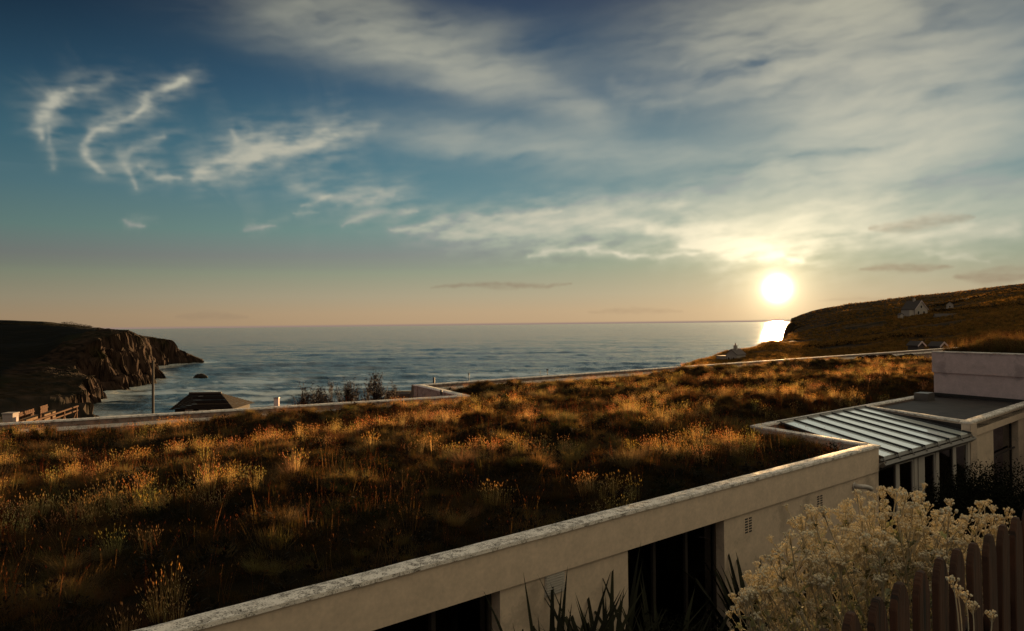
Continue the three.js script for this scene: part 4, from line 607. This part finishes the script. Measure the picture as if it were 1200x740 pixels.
// rough grass on the terrace and the bank
{
  const r = rng(808), G = { hair: [], tuft: [], herb: [] };
  for (let i = 0; i < 34000; i++) { const k0 = r() < 0.55, x = k0 ? -9 + 20 * r() : 2 + 28 * r(), z = k0 ? -9 + 15 * r() : -26 + 30 * r(), t = (x - C1.x) * wallN.x + (z - C1.z) * wallN.z; if (t < 1.2 || t > 24) continue; const n = fbm(x * 0.6, 4, z * 0.6, 3), k = 0.7 + 0.6 * r() + 0.5 * n, u = r(); (u < 0.6 ? G.hair : u < 0.75 ? G.tuft : G.herb).push([x, bankY(x, z) + 0.02, z, 0.5 + 0.5 * r(), 0.026 * k, 0.027 * k, 0.009 * k]); }
  sow('garden_grass', 'dark rough grass on the bank and terrace behind the picket fence', 'grass', null, G);
}
// sword-leaved plants against the wall
function swordPlant(label, foot, n, len, seed, spread = 0.5) {
  const t = thing('sword_plant', label, 'plant', foot.clone(), 'spiky plants along the wall'), r = rng(seed), mats = [leafMat({ color: rgb(0.016, 0.016, 0.010), roughness: 0.5 }, 0.1), leafMat({ color: rgb(0.024, 0.024, 0.014), roughness: 0.5 }, 0.1)];
  for (let i = 0; i < n; i++) { const T = new Tris(), az = r() * 6.283, l = len * (0.55 + 0.5 * r()), q = 0.22 * r(); blade(T, foot.clone().add(V3(Math.cos(az) * q, -0.05, Math.sin(az) * q)), az, l, 0.095 + 0.04 * r(), spread * r() * 0.7, 0.2 + 0.45 * r() * spread, one, one, 6); part(t, 'leaf', T.geo(), mats[i % 2]); }
}
const byWall = (px, t) => { const o = C1.clone().addScaledVector(wallN, t), s = alongAt(o, wallDir, px), p = o.addScaledVector(wallDir, s); p.y = bankY(p.x, p.z); return p; };
swordPlant('tall dark sword-leaved plant in front of the louvred vent', byWall(640, 1.1), 130, 2.9, 71, 0.75);
swordPlant('dark sword-leaved plant just left of the wide dark glazed door', byWall(708, 1.0), 120, 2.8, 72, 0.7);
swordPlant('low arching sword-leaved plant in front of the wide dark door', byWall(775, 1.5), 110, 2.4, 73, 0.9);
swordPlant('dark sword-leaved plant on the wall beside the silvery shrub', byWall(876, 0.7), 60, 2.5, 74, 0.75);
// leafy bushes: limbs and a crown of many small leaves
function bush(name, label, category, foot, rx, ry, seed, n, leafL, cols, group, tr = 0.3) {
  const t = thing(name, label, category, foot.clone(), group), r = rng(seed), T = new Tris(), st = [];
  const cl = []; for (let i = 0; i < 26; i++) { const a = r() * 6.283, h = 0.25 + 0.7 * r(), q = Math.sqrt(1 - Math.pow(h - 0.45, 2) * 2.2) * (0.5 + 0.5 * r()); cl.push(V3(foot.x + Math.cos(a) * q * rx, foot.y + h * ry * 0.85, foot.z + Math.sin(a) * q * rx)); }
  for (const c of cl) st.push(limb(foot.clone().add(V3((r() - .5) * rx * 0.2, -0.05, (r() - .5) * rx * 0.2)), c, 0.035 * ry / 2 + 0.006, 0.006, 4));
  for (let i = 0; i < n; i++) { const c = cl[Math.floor(r() * cl.length)], s = rx * 0.36, p = c.clone().add(V3((r() + r() - 1) * s, (r() + r() - 1) * s * 0.8, (r() + r() - 1) * s)), d = V3(r() - .5, r() - .25, r() - .5).normalize(), sd = d.clone().cross(V3(r() - .5, r() - .5, r() - .5)).normalize(), l = leafL * (0.6 + 0.8 * r()), col = cols[Math.floor(r() * cols.length)]; const m = p.clone().addScaledVector(d, l * 0.5); T.tri(p, m.clone().addScaledVector(sd, l * 0.22), m.clone().addScaledVector(sd, -l * 0.22), col); T.tri(p.clone().addScaledVector(d, l), m.clone().addScaledVector(sd, -l * 0.22), m.clone().addScaledVector(sd, l * 0.22), col); }
  part(t, 'branches', mergeGeometries(st), mat({ color: rgb(0.05, 0.035, 0.025) })); const f = part(t, 'foliage', T.geo(), leafMat({ vertexColors: true, color: rgb(1, 1, 1), roughness: 0.85 }, tr)); f.userData.kind = 'stuff'; return t;
}
const dg = [[0.008, 0.009, 0.0045], [0.012, 0.013, 0.006], [0.007, 0.0075, 0.004]];
bush('garden_bush', 'low dark leafy bush below the wide glazed door', 'bush', byWall(838, 1.7), 1.3, 1.7, 81, 14000, 0.06, dg, 'dark bushes along the building');
bush('garden_bush', 'dark leafy bush between the sword-leaved plants and the bottom of the frame', 'bush', byWall(760, 2.2), 1.3, 1.3, 82, 14000, 0.06, dg, 'dark bushes along the building');
bush('garden_bush', 'dark bush under the white framed windows of the canopy', 'bush', byWall(1116, 1.5), 1.4, 1.3, 83, 14000, 0.06, dg, 'dark bushes along the building');
bush('garden_bush', 'large dark bush below the flat felt roof wing', 'bush', byWall(1160, 1.7), 1.9, 1.9, 84, 22000, 0.065, dg, 'dark bushes along the building');
bush('garden_bush', 'dark bush at the right edge above the fence tops', 'bush', byWall(1200, 2.1), 2.0, 1.9, 85, 22000, 0.065, dg, 'dark bushes along the building');
bush('garden_bush', 'dark bush behind the silvery shrub near the overflow pipe', 'bush', byWall(1050, 2.2), 1.8, 0.9, 86, 14000, 0.06, dg, 'dark bushes along the building');

// ---------------------------------------------------------------- beyond the roof, left
function hipRoofHut() {
  const d = 100, ridgeL = atDepth(222, 461.5, d + 4), ridgeR = atDepth(258, 460.8, d + 4), eL = atDepth(198, 480.5, d), eR = atDepth(277, 473, d + 2), w = 8.2;
  const ey = Math.min(eL.y, eR.y), base = V3((eL.x + eR.x) / 2, ey - 3, -d - 4); const hut = thing('beach_hut', 'building with a dark hipped tile roof between the pole and the tamarisk', 'building', base);
  const e = [V3(eL.x, ey, -d), V3(eR.x + 0.3, ey, -d), V3(eR.x + 0.3, ey, -d - w), V3(eL.x, ey, -d - w)], ry = ridgeL.y, a = V3(ridgeL.x, ry, -d - w / 2), b = V3(ridgeR.x, ry, -d - w / 2);
  const slope = (name, pts, rows) => { const T = []; const [p, q, s, t] = pts; /* p,q eaves; s,t ridge over q,p */ for (let i = 0; i < rows; i++) { const k0 = i / rows, k1 = (i + 1) / rows - 0.01, A0 = p.clone().lerp(t, k0), B0 = q.clone().lerp(s, k0), A1 = p.clone().lerp(t, k1), B1 = q.clone().lerp(s, k1); const n = B0.clone().sub(A0).cross(A1.clone().sub(A0)).normalize(); if (n.y < 0) n.negate(); const lift = n.clone().multiplyScalar(0.06); const g = new THREE.BufferGeometry(); const v = [A0.clone().add(lift), B0.clone().add(lift), B1, A1, A0, B0]; g.setAttribute('position', new THREE.Float32BufferAttribute(v.flatMap(o => [o.x, o.y, o.z]), 3)); g.setIndex([0, 1, 2, 0, 2, 3, 4, 5, 1, 4, 1, 0]); const gg = g.toNonIndexed(); gg.computeVertexNormals(); T.push(gg); } return part(hut, name, mergeGeometries(T), mat({ color: rgb(0.014, 0.008, 0.0065), roughness: 0.95, specularIntensity: 0.15 })); };
  const rf = slope('roof', [e[0], e[1], b, a], 12); slope('roof', [e[1], e[2], b.clone(), b.clone().add(V3(0.01, 0, 0))], 12); slope('roof', [e[2], e[3], a, b], 12); slope('roof', [e[3], e[0], a.clone().add(V3(0.01, 0, 0)), a], 12);
  part(hut, 'ridge', bar(a.clone().add(V3(-0.1, 0.05, 0)), b.clone().add(V3(0.1, 0.05, 0)), 0.22), mat({ color: rgb(0.05, 0.03, 0.024) }));
  part(hut, 'wall', box(eL.x + 0.5, eR.x - 0.2, ey - 3, ey - 0.05, -d - w + 0.5, -d - 0.5), mat({ color: rgb(0.03, 0.022, 0.018), specularIntensity: 0.2 }));
  for (const u of [0.3, 0.52, 0.72]) { const x = lerp(eL.x, eR.x, u); part(hut, 'window', box(x - 0.5, x + 0.5, ey - 0.5, ey - 0.06, -d - 0.48, -d - 0.42), M.whiteFrame); }
  part(hut, 'roof_light', box(-0.25, 0.25, 0, 0.1, -0.3, 0.3).translate(lerp(a.x, b.x, 0.45), ry - 0.35, -d - w / 2 + 0.9), M.metal);
}
hipRoofHut();
{ const d = 86, f = atDepth(178.5, 500, d), tp = atDepth(179, 424, d), foot = V3(f.x, groundAt(f.x, f.z).y - 0.5, f.z); const pole = thing('utility_pole', 'tall dark timber pole standing in front of the sea', 'pole', foot); part(pole, 'shaft', limb(foot, V3(tp.x, tp.y, tp.z), 0.15, 0.105, 10), mat({ color: rgb(0.05, 0.038, 0.03) })); part(pole, 'cap', new THREE.CylinderGeometry(0.112, 0.115, 0.10, 10).translate(tp.x, tp.y + 0.04, tp.z), mat({ color: rgb(0.03, 0.025, 0.02) })); }
// timber screens, low walls and ramp, all running seawards
{
  const dir = V3(-0.24, 0, -0.97).normalize(), pale = mat({ color: rgb(0.20, 0.135, 0.085), map: renderMap, roughness: 0.95, specularIntensity: 0.2 });
  const run = (px0, py0, d0, px1) => { const a = atDepth(px0, py0, d0), l = alongAt(a, dir, px1); return [a, l, frameOf(a, dir)]; };
  const screen = (label, px0, py0, d0, px1, h, n) => { const [a, l, f] = run(px0, py0, d0, px1), t = thing('timber_screen', label, 'fence', V3(a.x, a.y - h - 1.2, a.z), 'timber screens above the beach'); for (let k = 0; k < n; k++) part(t, 'board', box(l * k / n + 0.03, l * (k + 1) / n - 0.03, -h - 1.2, 0 + 0.02 * (k % 2), -0.03, 0.03).applyMatrix4(f), M.timber); for (const y of [-0.25, -h + 0.2]) part(t, 'rail', box(0, l, y - 0.05, y + 0.05, 0.03, 0.08).applyMatrix4(f), M.timber); };
  screen('sunlit timber screen of upright boards beside the white box', 21, 484.5, 70, 38.5, 1.0, 8); screen('narrow sunlit timber screen above the sloping pale wall', 46.5, 476.8, 78, 54.5, 1.0, 4);
  const wall = (label, px0, py0, d0, px1, h) => { const [a, l, f] = run(px0, py0, d0, px1); const t = thing('garden_wall', label, 'wall', V3(a.x, a.y - 2.5, a.z), 'pale garden walls above the beach'); part(t, 'wall', box(0, l, -2.5, -0.05, -0.12, 0.12).applyMatrix4(f), pale); part(t, 'coping', box(-0.03, l + 0.03, -0.05, 0.02, -0.15, 0.15).applyMatrix4(f), pale); };
  wall('low pale wall below the longer timber screen', 23, 492.8, 67, 41.5, 1); wall('pale sloping wall end under the narrow timber screen', 50, 485, 72, 62.5, 1);
  const [a, l, f] = run(40, 494, 66, 90), t = thing('timber_ramp', 'sunlit timber ramp with handrail and diagonal braces above the beach', 'ramp', V3(a.x, a.y - 2.5, a.z));
  part(t, 'handrail', box(0, l, -0.02, 0.10, -0.08, 0.08).applyMatrix4(f), M.timber); part(t, 'mid_rail', box(0.25 * l, l, -0.42, -0.30, -0.05, 0.05).applyMatrix4(f), M.timber);
  for (const u of [0.36, 0.64, 0.96]) part(t, 'post', box(u * l - 0.09, u * l + 0.09, -2.2, -0.02, -0.09, 0.09).applyMatrix4(f), M.timber);
  for (const [u, v] of [[0.36, 0.52], [0.64, 0.52], [0.64, 0.8], [0.96, 0.8]]) part(t, 'brace', bar(V3(u * l, -0.45, 0), V3(v * l, -1.7, 0), 0.09).applyMatrix4(f), M.timber);
  part(t, 'deck', box(0, l, -2.3, -2.2, -1.6, 0).applyMatrix4(f), M.timber);
  const ub = atDepth(12, 484, 66), ut = thing('white_box', 'small white rendered box at the far left beside the timber screen', 'shed', V3(ub.x, ub.y - 2, ub.z)); part(ut, 'wall', box(-0.42, 0.42, -2, -0.06, -0.4, 0.4).translate(ub.x, ub.y, ub.z), mat({ color: rgb(0.34, 0.28, 0.26) })); part(ut, 'roof', box(-0.48, 0.48, -0.06, 0.02, -0.46, 0.46).translate(ub.x, ub.y, ub.z), mat({ color: rgb(0.3, 0.25, 0.23) }));
  const bb = atDepth(18, 489, 66); single('white_post', 'short white post right beside the white box', 'post', box(-0.12, 0.12, -1.6, 0, -0.12, 0.12).translate(bb.x, bb.y, bb.z), M.white);
}
// tamarisks rising over the parapet
{
  const tam = (label, px, top, d, rx, seed) => { const p = planAt(px, d), g = groundAt(p.x, p.z).y, foot = V3(p.x, g, p.z), ty = atDepth(px, top, d).y, t = thing('tamarisk', label, 'bush', foot, 'wind-blown tamarisks behind the parapet'), r = rng(seed), st = [], T = new Tris(); const hh = ty - g;
    for (let i = 0; i < 40; i++) { const a = r() * 6.283, q = r(), tip = V3(p.x + Math.cos(a) * rx * q, g + hh * (0.93 - 0.42 * q * r() - 0.1 * r()), p.z + Math.sin(a) * rx * q * 0.6), mid = foot.clone().lerp(tip, 0.55).add(V3((r() - .5) * 0.5, 0.3, (r() - .5) * 0.4)); st.push(limb(foot, mid, 0.05, 0.028, 4), limb(mid, tip, 0.028, 0.008, 4));
      for (let k = 0; k < 12; k++) { const b = mid.clone().lerp(tip, 0.25 + 0.75 * r()), e = b.clone().add(V3((r() - .5) * 0.5, 0.2 + 0.45 * r(), (r() - .5) * 0.4)); st.push(limb(b, e, 0.010, 0.004, 3)); for (let m = 0; m < 8; m++) { const c = b.clone().lerp(e, 0.2 + 0.9 * r()).add(V3((r() - .5) * 0.12, (r() - .5) * 0.12, (r() - .5) * 0.12)), dv = V3(r() - .5, r() - .2, r() - .5).normalize().multiplyScalar(0.12), sd = V3(r() - .5, r() - .5, r() - .5).normalize().multiplyScalar(0.028); T.tri(c, c.clone().add(dv).add(sd), c.clone().add(dv).sub(sd), [0.9 + 0.3 * r(), 0.85, 0.8]); } } }
    part(t, 'branches', mergeGeometries(st), mat({ color: rgb(0.05, 0.034, 0.028) })); part(t, 'foliage', T.geo(), leafMat({ vertexColors: true, color: rgb(0.016, 0.012, 0.009) }, 0.2)).userData.kind = 'stuff'; };
  tam('leftmost tamarisk clump, leaning left above the parapet', 376, 441, 46, 2.1, 401); tam('middle tamarisk clump above the parapet', 408, 439, 46, 1.7, 402); tam('tallest tamarisk with an open crown, nearest the roof notch', 440, 435, 45, 1.3, 403); tam('low tamarisk between the open crown and the chimney', 462, 455, 44, 0.8, 404); tam('spreading tamarisk at the left end of the clump', 355, 458, 45, 1.1, 405);
}
// small things along the far parapet
{
  const post = (label, px, py0, py1, d, r0, cap) => { const a = atDepth(px, py0, d), b = atDepth(px, py1, d), t = thing('marker_post', label, 'post', V3(a.x, a.y - 1.2, a.z), 'thin posts beyond the far parapet'); part(t, 'shaft', new THREE.CylinderGeometry(r0, r0, b.y - a.y + 1.2, 8).translate(a.x, (a.y + b.y - 1.2) / 2, a.z), M.darkMetal); if (cap) part(t, 'cap', box(-r0 * 2.6, r0 * 2.6, -0.06, 0.05, -r0, r0).translate(b.x, b.y, b.z), M.darkMetal); };
  post('thick dark post at the notch in the roof edge', 508.5, 455, 442.5, 44, 0.055, false); post('thin post with a crosspiece, left of two beyond the roof edge', 549.5, 450, 438.5, 52, 0.02, true); post('pair of thin posts, right one, beyond the roof edge', 641.5, 441, 433.5, 58, 0.025, true); post('pair of thin posts, left one, beyond the roof edge', 633, 442, 434.5, 58, 0.014, false);
  const a = atDepth(484, 470, 50), ch = thing('chimney', 'small dark chimney with a pot beside the roof notch', 'chimney', V3(a.x, a.y - 1, a.z)); part(ch, 'stack', box(-0.18, 0.18, -1, 0.55, -0.18, 0.18).translate(a.x, a.y, a.z), mat({ color: rgb(0.06, 0.045, 0.04) })); part(ch, 'pot', new THREE.CylinderGeometry(0.09, 0.12, 0.45, 8).translate(a.x, a.y + 0.77, a.z), mat({ color: rgb(0.07, 0.045, 0.035) }));
  const s = atDepth(475, 462, 51), lr = thing('low_roof', 'low dark roof ridge peeping over the parapet left of the chimney', 'roof', V3(s.x, s.y - 1.5, s.z)); part(lr, 'roof', box(-1.1, 0.5, -1.5, 0.12, -1, 1).translate(s.x, s.y, s.z), mat({ color: rgb(0.05, 0.034, 0.028) })); part(lr, 'ridge', box(-1.15, 0.55, 0.12, 0.18, -0.15, 0.15).translate(s.x, s.y, s.z), mat({ color: rgb(0.06, 0.04, 0.03) }));
  const w = atDepth(324, 468, 60), wb = thing('white_cabinet', 'tiny white cabinet showing above the parapet between hut and tamarisks', 'cabinet', V3(w.x, w.y - 2, w.z)); part(wb, 'body', box(-0.17, 0.17, -2, 0.08, -0.15, 0.15).translate(w.x, w.y, w.z), M.white); part(wb, 'lid', box(-0.2, 0.2, 0.08, 0.12, -0.18, 0.18).translate(w.x, w.y, w.z), M.darkMetal);
}

// ---------------------------------------------------------------- houses on the right hillside
function house(name, label, px, pyEave, d, w, dep, hw, hr, turn, opt = {}) {
  const c = atDepth(px, pyEave, d), m4 = new THREE.Matrix4().makeRotationY(turn); m4.setPosition(c); const gy = Math.min(groundAt(c.x, c.z).y, c.y - hw);
  const t = thing(name, label, 'house', V3(c.x, gy, c.z), 'houses on the hillside'), wallM = opt.wall ?? mat({ color: rgb(0.34, 0.29, 0.25), roughness: 0.9 }), roofM = opt.roof ?? mat({ color: rgb(0.05, 0.036, 0.032), roughness: 0.85 });
  const g = (name, geo, m, parent = t) => part(parent, name, geo.clone().applyMatrix4(m4), m, t), foot = gy - c.y - 0.5;
  const sh = new THREE.Shape(); sh.moveTo(-w / 2, foot); sh.lineTo(w / 2, foot); sh.lineTo(w / 2, 0); sh.lineTo(0, hr - 0.12); sh.lineTo(-w / 2, 0); sh.closePath(); const body = new THREE.ExtrudeGeometry(sh, { depth: dep, bevelEnabled: false }); body.translate(0, 0, -dep); g('wall', body, wallM);
  for (const s of [-1, 1]) { const q = new THREE.Shape(); q.moveTo(0, hr - 0.1); q.lineTo(s * (w / 2 + 0.3), -0.32); q.lineTo(s * (w / 2 + 0.3), -0.14); q.lineTo(0, hr + 0.12); q.closePath(); const rg = new THREE.ExtrudeGeometry(q, { depth: dep + 0.5, bevelEnabled: false }); rg.translate(0, 0, -dep - 0.25); const r = g('roof', rg, roofM); if (opt.barge) { const bq = new THREE.Shape(); bq.moveTo(0, hr - 0.28); bq.lineTo(s * (w / 2 + 0.35), -0.5); bq.lineTo(s * (w / 2 + 0.35), -0.14); bq.lineTo(0, hr + 0.16); bq.closePath(); const bg = new THREE.ExtrudeGeometry(bq, { depth: 0.1, bevelEnabled: false }); bg.translate(0, 0, 0.26); g('bargeboard', bg, M.white, r); } }
  if (opt.chimney) { const ch = g('chimney', box(-0.5, 0.5, hr * 0.4, hr + 1.3, -dep * 0.5 - 0.5, -dep * 0.5 + 0.5), wallM); g('chimney_pot', new THREE.CylinderGeometry(0.2, 0.22, 0.7, 8).translate(0, hr + 1.65, -dep * 0.5), mat({ color: rgb(0.2, 0.09, 0.05) }), ch); }
  for (const [x, y, ww, wh] of opt.windows ?? []) { const f = g('window', mergeGeometries([box(x - ww / 2, x + ww / 2, y + wh, y + wh + 0.12, 0.003, 0.08), box(x - ww / 2, x + ww / 2, y - 0.12, y, 0.003, 0.10), box(x - ww / 2, x - ww / 2 + 0.1, y, y + wh, 0.003, 0.08), box(x + ww / 2 - 0.1, x + ww / 2, y, y + wh, 0.003, 0.08)]), M.whiteFrame); g('pane', box(x - ww / 2 + 0.1, x + ww / 2 - 0.1, y, y + wh, 0.004, 0.03), mat({ color: rgb(0.02, 0.02, 0.022), roughness: 0.1 }), f); }
  if (opt.wing) { const [x0, x1, y1, z0, z1] = opt.wing; const wg = g('wing', box(x0, x1, foot, y1, z0, z1), wallM); g('wing_roof', box(x0 - 0.2, x1 + 0.2, y1, y1 + 0.25, z0 - 0.2, z1 + 0.2), opt.wingRoof ?? roofM, wg); }
  return t;
}
house('clifftop_house', 'white gabled house with a dark roof and chimney high on the right hillside', 1080, 362.5, 420, 8.5, 9, 4.5, 4.4, 0.35, { chimney: true, barge: true, windows: [[-2, -2.6, 1.4, 1.5], [1.8, -2.6, 1.4, 1.5], [0, 0.6, 1.2, 1.3]], wing: [-7.5, -4.26, -0.4, -6, -0.6] });
house('farm_cottage', 'tiny white cottage to the right of the large hillside house', 1113.5, 357, 440, 3.4, 5, 2.4, 1.6, -0.5, { windows: [[0, -1.7, 0.9, 1]] });
house('shore_cottage', 'grey cottage with a chimney standing by the sea on the low slope', 857, 415.5, 270, 4.0, 6.2, 2.6, 1.7, -0.75, { chimney: true, wall: mat({ color: rgb(0.33, 0.28, 0.25) }), roof: mat({ color: rgb(0.10, 0.075, 0.068) }), windows: [[-0.9, -1.9, 0.8, 0.9], [0.9, -1.9, 0.8, 0.9]], wing: [-5.2, -2.02, -0.8, -4.2, 0.4], wingRoof: mat({ color: rgb(0.12, 0.09, 0.08) }) });
house('gabled_house', 'left of two dark houses with white gable boards behind the far parapet', 1080, 404.5, 190, 1.5, 4, 1.5, 0.8, 0.15, { barge: true, wall: mat({ color: rgb(0.07, 0.055, 0.05) }) });
house('gabled_house', 'right of two dark houses with white gable boards, beside the upper block', 1106, 405.3, 185, 1.5, 4, 1.5, 0.8, 0.15, { barge: true, wall: mat({ color: rgb(0.07, 0.055, 0.05) }) });
house('hill_shed', 'small pale shed at the foot of the hillside house', 1057, 368.6, 410, 1.6, 2, 1, 0.5, 0.2, {});
house('hill_barn', 'long dark barn high on the right hillside near the frame edge', 1164, 371, 400, 6, 12, 2.6, 1.6, 1.3, { wall: mat({ color: rgb(0.14, 0.10, 0.085) }) });
house('hill_cottage', 'grey cottage below the large hillside house', 1122, 371, 380, 4, 10, 2.2, 1.3, 1.4, { wall: mat({ color: rgb(0.20, 0.16, 0.14) }) });
// field walls and hedges on the hillside
{
  const hedge = (label, pts, w, h, seed) => { const r = rng(seed), T = new Tris(), P = pts.map(([px, d]) => { const p = planAt(px, d); p.y = groundAt(p.x, p.z).y; return p; }); for (let s = 0; s < P.length - 1; s++) { const n = Math.round(P[s].distanceTo(P[s + 1]) * 26); for (let i = 0; i < n; i++) { const b = P[s].clone().lerp(P[s + 1], r()); b.y = groundAt(b.x, b.z).y; const c = b.add(V3((r() + r() - 1) * w, r() * h * (0.6 + 0.5 * noise(b.x * 0.3, 3, b.z * 0.3)), (r() + r() - 1) * w)), a = V3(r() - .5, r() - .5, r() - .5).multiplyScalar(0.9), e = V3(r() - .5, r() - .5, r() - .5).multiplyScalar(0.9); const k = 0.7 + 0.6 * r(); T.tri(c, c.clone().add(a), c.clone().add(e), [0.010 * k, 0.009 * k, 0.004 * k]); } } const q = single('hedge', label, 'hedge', T.geo(), leafMat({ vertexColors: true, color: rgb(1, 1, 1) }, 0.2), 'hedgerows on the land'); return q; };
  hedge('dark hedge running down from the white hillside house', [[1092, 425], [1120, 400], [1160, 380], [1220, 360]], 1.0, 2.2, 501);
  hedge('hedge climbing along the field edge above the hillside house', [[1092, 470], [1125, 480], [1160, 500], [1215, 520]], 0.8, 2.0, 502);
  hedge('hedge across the lower right slope behind the shore cottage', [[940, 330], [990, 330], [1040, 320], [1085, 300]], 1.0, 2.0, 503);
  hedge('dark hedge under the left headland skyline', [[-60, 610], [20, 606], [70, 600], [107, 585]], 0.9, 1.8, 504);
  hedge('scrubby hedge on the skyline of the left headland', [[72, 655], [90, 652], [108, 648]], 1.2, 2.6, 505);
  hedge('bushy hedge right of the lower hillside, behind the upper block', [[1110, 250], [1150, 240], [1200, 235]], 1.6, 3.0, 506);
}

// heath and bracken on the right hillside, their brown lifted to imitate golden sun haze
{
  const r = rng(606), L = [];
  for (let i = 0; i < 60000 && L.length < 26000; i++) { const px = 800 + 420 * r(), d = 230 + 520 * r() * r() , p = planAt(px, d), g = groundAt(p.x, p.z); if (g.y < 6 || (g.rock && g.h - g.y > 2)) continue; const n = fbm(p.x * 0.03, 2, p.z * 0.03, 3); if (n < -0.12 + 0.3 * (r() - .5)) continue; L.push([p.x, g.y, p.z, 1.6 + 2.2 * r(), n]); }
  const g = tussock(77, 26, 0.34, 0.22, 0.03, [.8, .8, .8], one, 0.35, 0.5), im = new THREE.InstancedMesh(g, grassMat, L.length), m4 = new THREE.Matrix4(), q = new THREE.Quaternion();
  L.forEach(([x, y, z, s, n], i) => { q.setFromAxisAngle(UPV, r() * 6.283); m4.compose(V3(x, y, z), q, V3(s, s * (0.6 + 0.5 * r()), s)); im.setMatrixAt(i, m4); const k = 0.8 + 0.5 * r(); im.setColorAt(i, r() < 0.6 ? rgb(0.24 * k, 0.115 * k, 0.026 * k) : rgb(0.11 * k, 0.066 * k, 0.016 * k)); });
  im.name = 'heath'; im.userData = { label: 'heath and bracken covering the right hillside, coloured golden brown to imitate sun haze', category: 'scrub', kind: 'stuff' }; im.castShadow = im.receiveShadow = true; scene.add(im); console.log('heath', L.length);
}

renderer.render(scene, camera);
